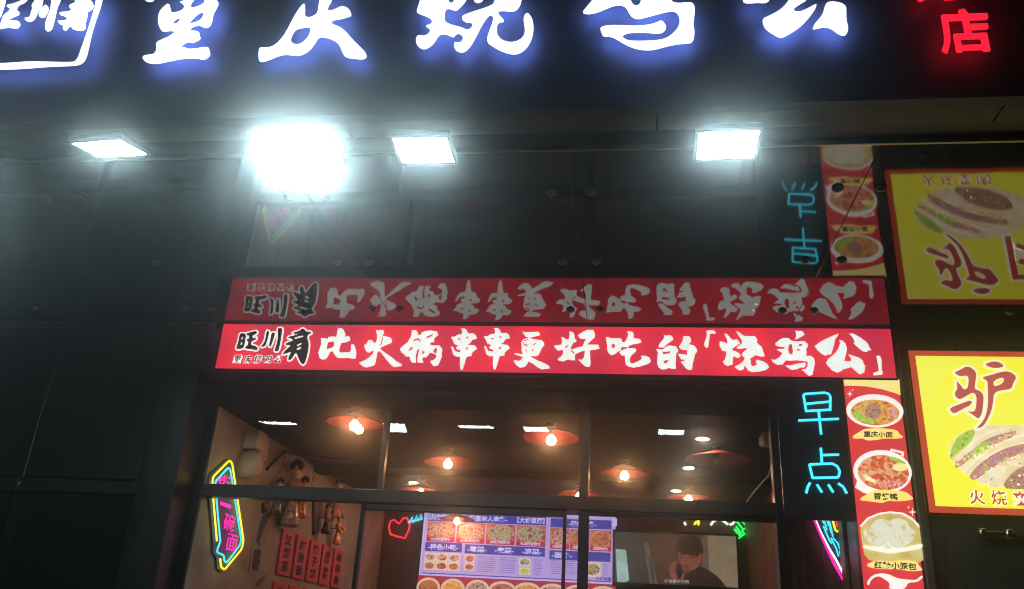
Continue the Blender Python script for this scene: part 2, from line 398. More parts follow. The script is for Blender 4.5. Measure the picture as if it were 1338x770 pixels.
# facade left of the window: dark panels with a pier
fl = bpart('facade_wall', -9, -.2, .12, .5, 0, SOF+2, m='tile')
x = -8.6
while x < -.9:
    box('facade_panel', x, x+1.185, .085, .12, 2.62, SOF-.02, 'tile', fl, .006)
    box('dark_window_panel', x+.05, x+1.135, .06, .10, .12, 2.5, 'darkglass', fl, .004)
    box('facade_rail', x, x+1.185, .04, .12, 2.505, 2.6, 'frame', fl, .004)
    x += 1.2
bpart('pier', -.42, -.12, -.02, .45, 0, SOF-.004, m='tile', bev=.008)
# facade right of the window
bpart('facade_pier', 4.64, 9, .075, .5, 0, SOF-.004, m='pillar')
bpart('facade_cap', 4.64, 9, .03, .075, 3.74, SOF-.008, m='pillar', bev=.004)
bpart('corner_post', 5.022, 5.082, -.012, .075, 0, 3.735, m='pillar', bev=.008)
# window frame
RZ = onY(775, 659, GLY).z
bpart('window_jamb', -.12, -.055, GLY-.05, GLY+.05, .12, 3.44, m='frame', bev=.004)
bpart('window_jamb', 4.17, 4.25, GLY-.06, GLY+.05, .12, 3.44, m='frame', bev=.004)
bpart('transom_rail', -.055, 4.17, GLY-.055, GLY+.05, RZ-.05, RZ+.045, m='frame', bev=.004)
bpart('transom_rail', 4.25, XR, GLY-.045, GLY+.05, RZ-.05, RZ+.045, m='frame', bev=.004)
bpart('head_rail', -.055, XR, GLY-.05, GLY+.05, 3.39, 3.44, m='frame', bev=.004)
xm = onY(763, 640, GLY).x
bpart('mullion', xm-.035, xm+.035, GLY-.05, GLY+.05, RZ+.045, 3.39, m='frame', bev=.004)
xu = onY(501, 600, GLY).x
bpart('mullion', xu-.02, xu+.02, GLY-.03, GLY+.03, RZ+.045, 3.39, m='frame', bev=.003)
xd = onY(762, 720, GLY).x; xt = onY(737, 720, GLY).x; xq = onY(470, 710, GLY).x
bpart('door_stile', xd-.036, xd+.036, GLY-.05, GLY+.05, .12, RZ-.05, m='frame', bev=.004)
bpart('door_stile', xt-.011, xt+.011, GLY-.03, GLY+.03, .12, RZ-.05, m='frame', bev=.002)
bpart('door_stile', xq-.014, xq+.014, GLY-.03, GLY+.03, .12, RZ-.05, m='frame', bev=.003)
bpart('threshold', -.055, XR, GLY-.06, GLY+.06, 0, .12, m='frame')
bpart('door_top_rail', xq+.014, xt-.011, GLY-.03, GLY+.03, RZ-.10, RZ-.052, m='frame', bev=.003)
bpart('door_top_rail', xd+.036, 4.17, GLY-.03, GLY+.03, RZ-.082, RZ-.052, m='frame', bev=.003)
def pane(x0, x1, z0, z1): bpart('window_pane', x0, x1, GLY-.004, GLY+.004, z0, z1, m='glass')
e = .0015
for a, b in ((-.055, xu-.02), (xu+.02, xm-.035), (xm+.035, 4.17)): pane(a+e, b-e, RZ+.045+e, 3.39-e)
for a, b in ((-.055, xq-.014), (xq+.014, xt-.011), (xt+.011, xd-.036), (xd+.036, 4.17), (4.25, XR)): pane(a+e, b-e, .12+e, RZ-.05-e)
pane(4.25+e, XR-e, RZ+.045+e, 3.39-e)

# ---- the canopy
can = thing('canopy', (2.3, -1.3, 3.85), 'deep canopy with dark fascia and mirror-black glass underside', 'canopy')
box('fascia_panel', -9, 9, FASY, FASY+.06, SOF-.002, 5.5, 'fascia', can)
box('roof_deck', -9, 9, FASY+.06, .26, SOF+.10, SOF+.2, 'dark_metal', can)
JX = [4.74-1.46*i for i in range(-3, 10)]
for xj in JX: box('underside_panel', xj-1.452, xj, FASY+.062, FASY+.195, SOF+.0, SOF+.03, 'stone', can, .003)
box('shadow_beam', -9, 9, FASY+.20, FASY+.325, SOF+.012, SOF+.06, 'dark_metal', can)
box('edge_trim', -9, 9, FASY+.327, FASY+.345, SOF-.01, SOF+.03, 'trim', can, .002)
GX = [4.32-1.46*i for i in range(-3, 10)]
gl0 = None
for xg in GX:
    if gl0 is None:
        gl0 = box('glass_panel', xg-1.458, xg-.0005, FASY+.348, -.003, SOF, SOF+.012, 'soffit', can, .0015); base = xg
    else:
        o = gl0.copy(); COL.objects.link(o); o.parent = can; o.location = gl0.location + Vector((xg-base, 0, 0))
bolt0 = None
for xg in GX:
    for dx in (-.11, .10):
        for yb in (-1.98, -1.12, -.30):
            if not -1.6 < xg+dx < 6.2: continue
            if bolt0 is None:
                bolt0 = link('bolt', lathe_mesh([(0, -.022), (.012, -.022), (.016, -.016), (.026, -.012), (.029, -.006), (.029, 0), (0, 0)], 18, (xg+dx, yb, SOF-.001)), 'bolt', can); b0 = Vector((xg+dx, yb, 0))
            else:
                o = bolt0.copy(); COL.objects.link(o); o.parent = can; o.location = bolt0.location + Vector((xg+dx, yb, 0)) - b0

# ---- flood lights under the canopy edge
def flood(px, py, w, dep, tilt, spin, m, label, Z=3.815, loc=None):
    c = Vector(loc) if loc else onZ(px, py, Z)
    t = thing('flood_light', c, label, 'flood light', 'flood lights along the canopy edge')
    R_ = Matrix.Rotation(spin, 3, 'Z') @ Matrix.Rotation(tilt, 3, 'X')
    def put(name, x0, x1, y0, y1, z0, z1, mm, bev=0):
        bm = bmesh.new(); box_bm(bm, x0, x1, y0, y1, z0, z1, bev)
        for v in bm.verts: v.co = c + R_ @ v.co
        return link(name, bm_mesh(bm, name), mm, t)
    put('housing', -w/2-.016, w/2+.016, -dep/2-.016, dep/2+.016, .004, .03, 'lamp_body', .004)
    for nm, a0, a1, c0, c1 in (('rim', -w/2-.016, w/2+.016, -dep/2-.016, -dep/2), ('rim', -w/2-.016, w/2+.016, dep/2, dep/2+.016), ('rim', -w/2-.016, -w/2, -dep/2, dep/2), ('rim', w/2, w/2+.016, -dep/2, dep/2)): put(nm, a0, a1, c0, c1, -.006, .0038, 'lamp_body')
    for k_ in range(5): put('cooling_fin', -w*.4+k_*w*.2-.004, -w*.4+k_*w*.2+.004, -dep*.35, dep*.35, .03, .042, 'lamp_body')
    put('lens', -w/2, w/2, -dep/2, dep/2, -.001, .0035, m)
    bm = bmesh.new(); box_bm(bm, c.x-.03, c.x+.03, c.y-.012, c.y+.012, c.z+.02, SOF+.013)
    link('bracket', bm_mesh(bm, 'bracket'), 'lamp_body', t)
    return t
flood(144, 194, .27, .22, math.radians(13), math.radians(-4), M['flood'], 'small white flood light tilted to the shop, above the dark pier')
flood(391, 206, .37, .34, math.radians(-9), math.radians(4), M['flood_hot'], 'big glaring flood light between two small ones, below the second large letter')
flood(554, 196, .26, .22, 0, math.radians(1), M['flood'], 'small flat white flood light beside the big glaring one')
flood(950, 189, .265, .23, 0, math.radians(-1), M['flood'], 'white flood light hung below the last round white letter')
flood(0, 0, .37, .34, math.radians(-9), 0, M['flood_hot'], 'big white flood light below the framed badge on the fascia', loc=(-.72, -2.40, 3.80))

# ================================================================== FASCIA SIGN
fs = thing('fascia_sign', (2.4, FASY, 4.0), 'illuminated white brush letters with framed badge and red characters on fascia', 'sign')
LY = FASY-.052
T1, T2, T3, T4, T5, T6, T7 = (0, 0, 7.7), (170, 0, 7.7), (325, 0, 7.697), (530, 0, 7.433), (750, 0, 7.7), (960, 0, 7.7), (1190, 0, 7.7)
BIG = [
 (T1, ['60,50 130,35 225,0 262,-40 280,-20 235,25 180,45 165,80 150,105 185,105 190,140 130,165 80,190 100,205 180,205 200,230 190,265 150,285 80,270 0,285 -40,290 -40,250 0,245 15,200 30,150 90,110 100,80 70,70']),
 (T1, ['-120,-40 60,-60 50,10 35,60 10,140 -20,190 -130,190 -150,160']),
 (T1, ['345,5 400,-60 430,-60 425,35 395,80 365,140 340,190 290,220 240,195 255,175 300,170 310,110 330,80 310,60', '440,60 460,40 485,70 475,120 430,180 380,160 400,110 410,80', '520,-70 610,-80 605,0 575,60 560,120 545,190 515,300 450,315 455,210 490,130 510,60']),
 (T1, ['740,0 700,-60 780,-120 860,-110 905,-60 905,0 930,20 935,70 900,105 870,110 880,140 865,190 850,250 860,270 830,305 760,300 715,285 720,250 690,260 660,300 640,305 625,280 640,250 600,245 570,205 640,205 680,190 640,155 600,150 595,120 680,115 720,100 690,70 700,45 740,30 770,10']),
 (T2, ['390,25 402,90 415,128 480,118 530,95 545,65 525,35 490,10 540,10 550,-20 500,-40 420,-30 330,-40 320,-70 430,-90 560,-110 520,-150 560,-190 660,-170 640,-120 760,-130 860,-110 850,-70 740,-60 650,-40 640,0 612,20 605,60 625,78 700,55 745,25 750,-10 800,-20 870,0 890,30 860,90 835,130 820,220 800,255 765,280 720,265 690,248 620,265 590,305 690,310 695,350 710,385 650,415 620,430 595,415 540,430 500,475 555,470 570,490 650,488 780,465 795,500 805,555 740,600 680,585 600,580 500,590 400,610 260,640 170,630 120,590 130,560 170,550 230,545 258,520 262,480 258,425 330,390 400,360 455,315 400,302 320,318 290,270 275,200 290,120 330,70', '420,235 440,200 485,172 502,190 485,220 450,240', '590,225 650,160 700,120 735,118 735,150 715,195 650,225 600,235', ]),
 (T2, ['140,-20 150,4 190,16 232,2 240,-25 190,-45']),
 (T3, ['560,20 565,90 560,155 600,175 650,160 690,130 700,60 712,-10 730,-45 830,-45 832,10 800,50 788,100 830,105 890,80 940,58 990,75 1020,105 1033,155 980,170 910,190 850,195 822,215 840,240 920,270 970,310 1040,390 1110,460 1175,525 1185,570 1150,592 1080,588 975,575 945,540 910,450 870,410 790,375 700,365 660,440 600,510 520,555 450,555 370,542 290,560 200,600 120,622 95,600 100,470 170,480 240,465 300,420 370,330 440,190 500,90', '475,290 540,275 600,265 622,285 608,350 570,400 520,440 460,445 425,420 420,380 445,325']),
 (T3, ['420,-70 700,-130 940,-130 990,-95 880,-75 640,-70 520,-30 450,-30']),
 (T4, ['150,-60 140,0 110,90 105,120 190,150 240,175 258,210 240,235 188,248 225,270 240,295 220,330 170,350 120,335 95,380 105,430 140,465 180,475 230,455 280,410 310,350 350,325 400,330 466,362 480,335 510,318 545,335 557,370 545,400 510,415 473,400 470,460 490,490 540,508 590,490 640,430 690,340 740,240 790,165 825,135 848,160 845,210 815,290 790,360 792,410 850,450 930,495 1030,525 1100,518 1170,470 1220,390 1243,300 1240,210 1220,160 1180,115 1145,160 1145,220 1160,300 1140,360 1090,395 1020,410 940,390 890,340 885,260 895,215 965,205 920,155 890,110 930,98 1040,108 1080,90 1110,50 1125,0 1140,-60 860,-60 865,30 800,65 690,100 600,130 545,155 550,190 590,215 630,212 648,230 640,270 600,290 540,262 450,240 390,215 375,180 380,110 395,80 430,80 485,105 520,75 590,0 600,-60', '405,-20 420,15 440,28 460,25 475,-20', '650,-10 690,28 740,10 755,-20 700,-40']),
 (T5, ['190,-10 130,65 78,125 140,138 220,125 320,85 400,52 470,45 520,65 550,120 580,165 640,190 740,165 850,135 960,108 1020,110 1055,150 1065,210 1045,280 990,340 930,380 850,402 740,408 600,410 530,400 490,375 490,350 540,328 620,322 740,322 840,335 900,320 930,280 920,240 880,198 830,225 760,245 650,258 500,252 380,250 300,258 260,280 275,320 290,362 370,362 430,390 510,440 600,480 700,500 800,498 900,470 1020,442 1120,432 1180,428 1210,385 1215,300 1200,250 1215,150 1218,70 1195,28 1150,20 1050,30 1000,20 975,0 960,-60 680,-60 670,20 650,50 610,55 585,30 570,-5 560,-60 240,-60']),
 (T6, ['80,-10 90,20 140,28 230,20 300,25 340,10 355,-15 250,-60 130,-60', '545,0 490,70 420,120 340,160 280,185 285,240 320,295 380,335 465,380 520,355 600,310 690,240 760,160 810,90 830,38 800,45 740,80 670,112 620,115 590,98 600,75 650,40 720,0 740,-40 560,-40', '905,60 930,20 1000,12 1080,30 1125,65 1125,130 1125,200 1148,280 1130,340 1095,357 1040,335 990,295 940,270 890,268 820,285 782,290 800,240 850,190 890,130']),
]
frame_pts = ['965,-80 1030,-80 1025,0 1000,90 960,200 920,330 890,470 860,590 810,640 740,658 500,665 200,690 0,695 -420,700 -420,640 0,635 140,628 300,615 500,620 700,625 770,615 820,470 870,330 930,140 965,0']
LFR = front(LY)
def halo_letter(name, win, polys, face, halo, it=1):
    ps = [trace(P(s), win, LY-.012, it) for s in polys]
    fc = shape(name, ps, LFR, .008, .008, face, fs, -.001)
    shape('halo_light', ps, LFR, .0018, .002, halo, fc, -.004)
for win, polys in BIG: halo_letter('brush_letter', win, polys, 'led_white', 'led_halo')
halo_letter('badge_frame', T1, frame_pts, 'led_white', 'led_halo', 1)
def red_char(s, a, b, w, h):
    c = text('red_letter', s, LFR, a, b, .006, 'led_red', fs, .3, .004, (w, h), .01)
    me = text_mesh(s, .3, .006, .004); link('halo_light', place(me, LFR, a, b, -.001, fit=(w*.97, h*.97)), 'led_redhalo', c)
pa = onY(1221, 15, LY); pb = onY(1299, 69, LY)
red_char('店', (pa.x+pb.x)/2, (pa.z+pb.z)/2, (pb.x-pa.x), pa.z-pb.z)
red_char('分', onY(1232, 0, LY).x+.005, onY(1232, 1.5, LY).z+.117, .25, .24)

# ================================================================== RED BANNER LIGHT BOX
ban = thing('banner_light_box', (2.5, .1, 3.47), 'long red light box with white brush lettering over the shop window', 'sign')
ZT, ZB = SOF-.010, SOF-.382
BF = front(0.0)
slab('case', BF, 0, 5.0, ZB, ZT, -.24, -.003, 'dark_metal', ban)
slab('face', BF, .004, 4.996, ZB+.004, ZT-.004, -.003, 0, 'red_face', ban)
slab('lower_edge', BF, -.004, 5.004, ZB-.014, ZB+.0, -.24, .004, 'dark_metal', ban)
slab('upper_edge', BF, -.004, 5.004, ZT-.006, ZT+.006, -.2, .004, 'dark_metal', ban)
SB = 9.557
B1, B2, B3, B4, B5, B6, B7, B8 = [(o, 420, SB) for o in (400, 520, 640, 760, 850, 930, 1040, 280)]
chuan = ['780,90 830,88 860,110 880,150 945,150 980,180 990,220 930,235 905,275 870,290 960,300 985,330 985,350 945,375 920,405 925,435 860,445 848,480 835,530 815,590 810,610 780,610 770,540 775,445 730,445 690,420 670,350 658,310 690,320 705,350 720,375 770,385 778,365 735,350 720,330 755,305 700,285 690,250 655,195 710,190 750,165 795,160 800,125', '755,215 785,218 775,232 755,228', '860,195 880,190 868,215 855,215', '850,325 880,335 860,355 850,345']
BAN = [
 (B1, ['180,205 205,212 245,210 268,222 275,198 320,188 365,190 375,195 385,150 395,110 390,90 430,85 465,95 485,140 495,165 490,195 500,190 530,180 550,200 555,240 500,265 440,275 425,320 415,355 420,385 450,390 500,385 545,385 560,360 558,310 570,285 600,290 620,345 630,400 622,465 570,470 545,460 480,462 400,462 370,440 340,395 330,375 300,385 275,440 245,475 205,480 170,468 150,395 175,330 190,270 185,230', '275,265 345,255 350,290 340,320 300,335 262,350 265,300']),
 (B1, ['865,105 905,112 965,105 978,150 960,170 955,190 975,180 1060,205 1080,250 1060,275 1000,300 945,325 925,335 940,355 1000,400 1080,455 1130,500 1190,530 1205,560 1100,575 1060,550 1000,480 940,400 908,372 890,400 880,460 868,520 855,550 800,570 745,580 700,560 655,520 690,505 760,470 800,440 835,400 845,370 820,375 790,395 760,390 740,360 720,300 765,270 770,240 810,230 840,250 845,270 870,265 880,240 885,190 880,150', '950,205 963,210 938,300 926,310']),
 (B2, ['172,108 235,115 260,170 290,165 295,140 330,125 400,112 490,128 510,175 470,200 450,230 462,260 410,268 400,285 430,300 520,300 545,330 558,360 545,410 555,430 520,520 500,555 450,565 425,545 395,490 430,490 465,465 480,440 470,420 455,410 420,400 395,395 385,420 350,455 320,450 305,470 320,510 315,525 290,520 265,522 240,510 245,440 265,350 250,355 240,370 225,430 225,470 230,520 180,522 160,500 140,440 100,445 60,400 40,390 20,345 70,300 120,260 165,185', '365,190 440,160 425,185 370,210 350,215', '165,320 185,330 170,355 130,375', '440,370 470,335 485,340 480,390 465,400', '308,370 335,385 320,405 305,410', '200,228 250,213 284,238 275,258 264,238 240,233 195,250']),
 (B2, chuan),
 ((520-412/SB*-1, 420-.6, SB), chuan),
 (B3, ['400,125 440,135 610,130 635,175 560,195 500,208 560,225 650,235 680,270 685,295 650,340 610,425 580,440 510,435 530,450 600,490 690,525 745,560 755,590 650,605 600,580 540,535 485,505 465,545 430,575 375,582 325,545 290,490 330,485 360,495 395,475 410,450 370,435 310,415 295,400 340,400 410,410 395,370 395,320 390,260 420,225 480,205 440,190', '415,265 440,290 480,295 465,308 430,300', '540,290 580,268 565,290 545,298', '445,350 470,375 455,375', '530,350 545,350 535,372 525,370', '425,240 480,222 475,234 430,246']),
 (B3, ['985,125 1040,135 1060,170 1062,215 1085,240 1080,260 1045,270 1020,320 1015,350 1040,345 1100,325 1160,310 1180,250 1205,225 1130,220 1095,175 1150,140 1215,105 1295,108 1318,170 1315,200 1260,250 1220,290 1320,290 1357,290 1375,345 1297,360 1252,365 1257,450 1262,530 1252,570 1207,575 1160,540 1095,475 1150,480 1175,450 1185,370 1140,380 1075,410 1065,420 1065,455 1070,490 1015,490 985,480 950,490 920,505 860,495 842,470 890,440 915,400 910,360 850,370 820,340 795,305 850,298 895,290 900,240 885,195 930,205 960,230 985,220 995,170', '945,315 975,300 965,325 945,335', '1020,362 1058,398 1050,404 1013,372']),
 (B4, ['298,195 335,200 370,210 470,210 500,220 510,260 540,255 570,200 580,165 565,125 600,125 635,130 655,170 650,210 700,215 735,225 752,265 690,285 640,290 590,310 580,335 650,335 685,345 680,380 620,430 605,470 610,520 640,525 700,500 750,470 735,430 790,430 850,450 868,510 820,540 720,570 650,582 590,570 550,545 540,490 535,430 500,430 470,395 475,375 500,360 560,340 570,325 500,325 490,370 465,375 420,410 375,430 340,405 320,370 315,300 305,240', '378,285 410,288 415,320 395,330 378,330']),
 (B5, ['155,165 190,178 255,175 285,210 285,235 230,270 160,330 110,330 95,310 110,280 160,220 170,195', '65,345 125,350 150,355 175,325 230,300 315,310 350,360 345,385 325,400 320,470 315,540 325,590 280,600 230,585 180,605 140,605 100,580 80,530 82,450 90,390', '150,380 200,385 240,375 240,400 160,410', '165,495 225,485 195,525 170,520', '405,185 480,185 505,215 510,255 480,285 540,300 570,330 588,375 560,410 545,470 525,560 525,600 480,615 440,590 400,540 370,505 400,500 425,490 405,475 385,485 370,460 335,405 400,408 450,420 455,385 460,365 400,360 365,340 352,315 390,260 405,220']),
 (B5, ['690,120 740,110 800,118 822,155 745,158 740,200 728,290 722,330 690,335 665,300 668,270 695,200 700,150']),
 (B6, ['150,150 195,160 240,215 260,230 320,225 345,260 355,280 300,315 262,340 260,360 300,375 345,400 366,435 330,465 275,440 265,470 265,540 200,562 160,545 132,505 160,480 175,430 180,380 130,370 95,310 95,250 145,255 180,275 195,275 185,220 165,180', '298,120 330,130 400,180 440,185 540,185 570,230 565,265 600,300 630,330 665,440 620,445 545,425 530,440 480,470 490,500 495,550 520,560 560,540 545,500 560,475 640,500 690,530 720,575 680,610 600,630 510,640 450,615 430,580 410,560 405,600 350,620 300,590 280,565 340,540 390,500 410,460 372,425 380,395 430,350 440,335 370,345 310,345 310,325 370,280 375,240 340,190', '525,258 560,243 545,262', '570,330 610,322 585,345']),
 (B6, ['1035,118 1130,120 1165,165 1130,190 1060,228 1035,228 1050,190 1050,150', '785,280 850,225 900,205 960,210 990,240 1045,250 1150,245 1195,275 1205,310 1180,350 1185,390 1180,430 1240,430 1280,465 1290,520 1275,600 1260,670 1215,688 1160,640 1115,600 1170,592 1194,562 1194,505 1120,495 1050,490 980,495 930,490 910,510 890,540 820,548 765,515 735,475 790,480 840,450 880,400 850,380 800,350 850,345 905,340 905,325 840,320 800,305', '970,290 1000,290 1010,380 1000,415 965,400 955,350', '1090,290 1130,285 1120,305 1090,310', '1065,350 1095,350 1095,365 1065,365', '910,545 980,550 1080,525 1160,513 1180,535 1162,578 1110,580 1070,600 1000,612 950,585']),
 (B7, ['230,310 300,255 400,205 480,170 540,150 520,190 490,230 480,290 455,370 440,420 400,415 375,435 320,410 260,355', '658,150 720,155 800,200 870,250 905,290 920,330 948,365 910,365 880,390 830,375 760,320 710,270 735,262 710,210', '535,235 580,240 620,280 638,340 630,400 615,450 605,495 640,500 690,495 680,455 645,410 700,425 790,455 835,490 850,540 868,560 855,640 800,668 750,630 690,575 640,590 590,605 560,630 515,645 450,615 390,550 370,520 400,470 450,430 500,380 530,330 550,270']),
 (B7, ['1000,435 1025,425 1055,440 1070,480 1072,600 1085,640 1080,670 970,680 955,650 1000,630 1030,620 1025,560 1010,480']),
]
for win, polys in BAN:
    shape('brush_letter', [trace(P(s), win, 0, 0) for s in polys], BF, .002, .004, 'white_face', ban, -.0022)
LOGO = [
 (['320,155 380,150 400,175 390,240 375,320 350,345 290,350 275,335 300,270 315,200', '345,200 365,195 360,225 340,235', '335,265 355,262 350,295 330,300'], True),
 (['408,150 450,140 520,122 540,140 520,165 480,180 480,210 510,215 530,205 520,235 470,250 460,300 520,310 550,340 530,365 460,350 392,345 385,325 420,305 430,250 408,250 412,225 440,215 440,180 408,180'], True),
 (['655,120 690,130 680,190 655,270 640,310 600,325 585,310 620,280 645,210'], True), (['720,140 765,145 750,200 720,290 705,320 685,310 700,240'], True),
 (['790,90 850,85 850,130 835,230 815,330 800,375 760,380 760,345 785,280 800,180'], True),
 (['985,140 1060,125 1100,90 1135,105 1140,130 1200,130 1215,155 1180,165 1170,185 1160,210 1185,270 1175,370 1150,480 1120,545 1085,525 1060,480 1045,440 1030,400 1005,410 985,450 950,490 920,480 945,420 965,380 900,405 860,415 865,390 940,320 960,300 900,300 890,280 950,255 990,240 960,215 920,215 940,190 1010,180 1050,160 1000,160', '1000,208 1060,190 1112,180 1120,194 1060,212 1010,224', '1030,300 1090,270 1095,290 1040,315', '1025,345 1085,315 1085,345 1040,365'], True)]
for i, (polys, _) in enumerate(LOGO):
    ps = [trace(P(s), B8, 0, 1) for s in polys]
    bk = shape('letter_outline', ps[:1], BF, .0015+.0004*(i % 3), .003, 'white_face', ban, .0115)
    shape('letter_ink', ps, BF, .005, .002, 'black_ink', bk)
pa, pb = onY(305, 464, 0), onY(369, 476, 0)
for i, ch in enumerate('重庆烧鸡公'):
    a = pa.x + (pb.x-pa.x)*(i+.5)/5; b = (pa.z+pb.z)/2 + .003
    bk = text('letter_outline', ch, BF, a, b, .0015+.0004*(i % 3), 'white_face', ban, .062, .0048, (.076, .070), .003, .15)
    text('letter_ink', ch, BF, a, b, .005, 'black_ink', bk, .062, .0004, (.066, .060), .002, .15)

# ================================================================== RIGHT FACADE SIGNS
# black board with the blue-green neon characters
bb = thing('neon_board', (4.41, .02, 2.56), 'black board with turquoise neon characters beside the picture menu strip', 'neon sign')
pz = onY(1060, 679, 0).z
slab('board', BF, 4.185, 4.632, pz, ZB-.016, -.04, -.012, 'black', bb, .003)
WN = (1020, 490, 4.53)
def neon(name, strokes, win, Y, r, m, parent, it=0, cyc=False):
    L = []
    for s in strokes:
        pts = [(win[0]+x/win[2], win[1]+y/win[2]) for x, y in P(s)]
        L.append([onY(u, v, Y) for u, v in pts])
    return tube(name, L, r, m, parent, 2, cyc)
zao = ['135,118 150,112 260,105 285,112 295,130 293,212', '135,118 152,218', '145,172 293,158', '152,214 293,206', '225,212 240,352', '105,270 345,260']
dian = ['238,432 245,525', '242,475 345,472', '170,530 305,525 335,540 350,570 343,605', '170,530 190,612', '190,610 340,607', '175,638 160,665 152,700', '215,648 245,696', '282,648 312,696', '340,642 370,662 392,702']
for ch in (zao, dian): neon('neon_character', ch, WN, -.006, .0085, 'neon_cyan', bb)

# picture menu strip
ms = thing('menu_strip_light_box', (4.82, .03, 1.6), 'tall red picture menu strip with bowls and steamed buns next to turquoise neon', 'sign')
SX0, SX1, SZT = 4.639, 5.008, SOF-.396
slab('case', BF, SX0, SX1, 1.6, SZT, -.075, -.003, 'dark_metal', ms)
slab('face', BF, SX0+.003, SX1-.003, 1.603, SZT-.003, -.003, 0, 'strip_red', ms)
S1, S2, S3 = (1095, 490, 7.), (1100, 580, 7.), (1110, 650, 6.418)
def flat(name, s, win, d, m, parent, it=1, holes=(), off=0): return shape(name, [trace(P(t), win, 0, it) for t in ((s,)+tuple(holes))], BF, d, .0015, m, parent, off)
flat('print_yellow_patch', '50,45 300,38 560,42 572,188 520,165 400,130 260,105 120,98 60,100', S1, .0008, 'strip_yellow', ms, 0)
def oval(name, cx_, cy_, rx, ry, win, d, m, parent, rot=0., n=30, wob=0.):
    pts = [(x, y) for x, y in ell(cx_, cy_, rx, ry, n, wob, rot)]
    return shape(name, [trace(pts, win, 0, 0)], BF, d, .0015, m, parent)
# noodle bowl
bwl = oval('printed_bowl', 337, 330, 262, 152, S1, .0008, 'strip_white', ms, .05)
oval('printed_soup', 338, 345, 222, 118, S1, .0022, 'f_noodle', bwl, .05)
flat('printed_greens', '125,340 160,310 200,340 240,385 300,410 370,420 350,445 270,445 190,420 140,385', S1, .0036, 'f_green', bwl)
oval('printed_topping', 320, 335, 75, 68, S1, .0036, 'f_brown', bwl, .2, 18, .15)
flat('printed_topping', '470,290 530,320 545,370 500,400 440,405 470,360 455,320', S1, .0036, 'f_pink', bwl)
flat('print_label_patch', '130,560 200,520 240,495 330,488 430,490 540,505 560,540 605,575 520,585 430,580 340,598 260,600 230,580 140,585', S1, .0008, 'strip_yellow', ms)
def stext(s, x0, y0, x1, y1, win):
    a = onY(win[0]+x0/win[2], win[1]+y0/win[2], 0); b = onY(win[0]+x1/win[2], win[1]+y1/win[2], 0)
    text('printed_characters', s, BF, (a.x+b.x)/2, (a.z+b.z)/2, .0024, 'ink', ms, .05, .0012, (b.x-a.x, .042), .0012, .1)
stext('重庆小面', 228, 515, 505, 575, S1)
# duck pot
flat('printed_pot_handle', '435,70 450,45 570,75 565,118 540,110 545,88 465,68 455,85', S2, .0008, 'strip_white', ms, 0)
flat('printed_pot_handle', '140,340 120,400 200,450 300,470 320,430 200,400', S2, .0008, 'strip_white', ms, 0)
pot = oval('printed_pot', 372, 255, 268, 196, S2, .0016, 'strip_white', ms, .12)
oval('printed_food', 378, 265, 236, 160, S2, .003, 'f_duck', pot, .12)
flat('printed_egg', '460,200 530,175 600,195 590,240 520,255 465,235', S2, .0044, 'strip_yellow', pot)
flat('printed_vegetable', '430,110 530,140 600,190 540,180 440,150', S2, .0044, 'f_green', pot)
for i in range(5): flat('printed_slice', '%d,%d %d,%d %d,%d %d,%d' % (330+i*42, 335-i*3, 362+i*42, 338-i*3, 372+i*42, 402-i*4, 336+i*42, 405-i*4), S2, .0044, 'f_pink', pot)
for i in range(3): flat('printed_slice', '%d,%d %d,%d %d,%d %d,%d' % (190+i*36, 285+i*22, 222+i*36, 275+i*22, 262+i*36, 330+i*14, 222+i*36, 345+i*14), S2, .0044, 'bun', pot)
flat('print_label_patch', '165,500 250,450 280,425 380,420 520,430 590,445 620,470 660,505 600,520 500,528 420,520 370,545 290,530 170,520', S2, .0030, 'strip_yellow', ms)
a_ = (1100, 580, 7.)
a = onY(1100+292/7., 580+450/7., 0); b = onY(1100+512/7., 580+518/7., 0)
text('printed_characters', '冒烤鸭', BF, (a.x+b.x)/2, (a.z+b.z)/2, .0046, 'ink', ms, .05, .0012, (b.x-a.x, .046), .0012, .1)
# steamed bun basket
bk = flat('printed_basket', '85,240 150,170 250,130 340,118 450,130 530,175 590,240 600,330 620,420 630,520 560,560 400,565 250,560 130,510 105,380', S3, .0008, 'f_basket', ms)
flat('printed_rim', '85,240 150,170 250,130 340,118 450,130 530,175 592,240 584,256 525,190 445,144 340,132 252,144 158,184 97,250', S3, .0022, 'strip_white', bk, 0)
oval('printed_bun_layer', 335, 315, 205, 118, S3, .0016, 'f_bun', bk)
for bi, (cx_, cy_, rx, ry) in enumerate(((270, 240, 78, 58), (410, 235, 82, 58), (190, 300, 72, 55), (330, 320, 85, 62), (470, 310, 80, 58), (240, 375, 70, 42), (400, 385, 75, 42))):
    oval('printed_bun', cx_, cy_, rx, ry, S3, .0024+.0003*bi, 'f_bun', bk)
flat('printed_band', '110,400 250,425 350,438 470,420 615,385 622,420 470,455 350,470 240,455 115,425', S3, .0062, 'strip_white', bk)
flat('print_label_patch', '140,560 220,535 330,545 450,530 560,540 590,590 620,612 520,622 400,600 300,605 160,590', S3, .0064, 'strip_yellow', ms)
a = onY(1110+200/6.418, 650+545/6.418, 0); b = onY(1110+560/6.418, 650+605/6.418, 0)
text('printed_characters', '红糖小笼包', BF, (a.x+b.x)/2, (a.z+b.z)/2, .0080, 'ink', ms, .05, .0012, (b.x-a.x, .046), .0012, .1)
flat('printed_brush_mark', '150,735 148,705 190,655 260,635 330,645 400,680 480,690 560,695 590,665 620,655 600,690 560,712 490,715 470,760 420,780 330,770 340,720 300,690 240,655 180,690 165,735', S3, .0008, 'strip_white', ms)
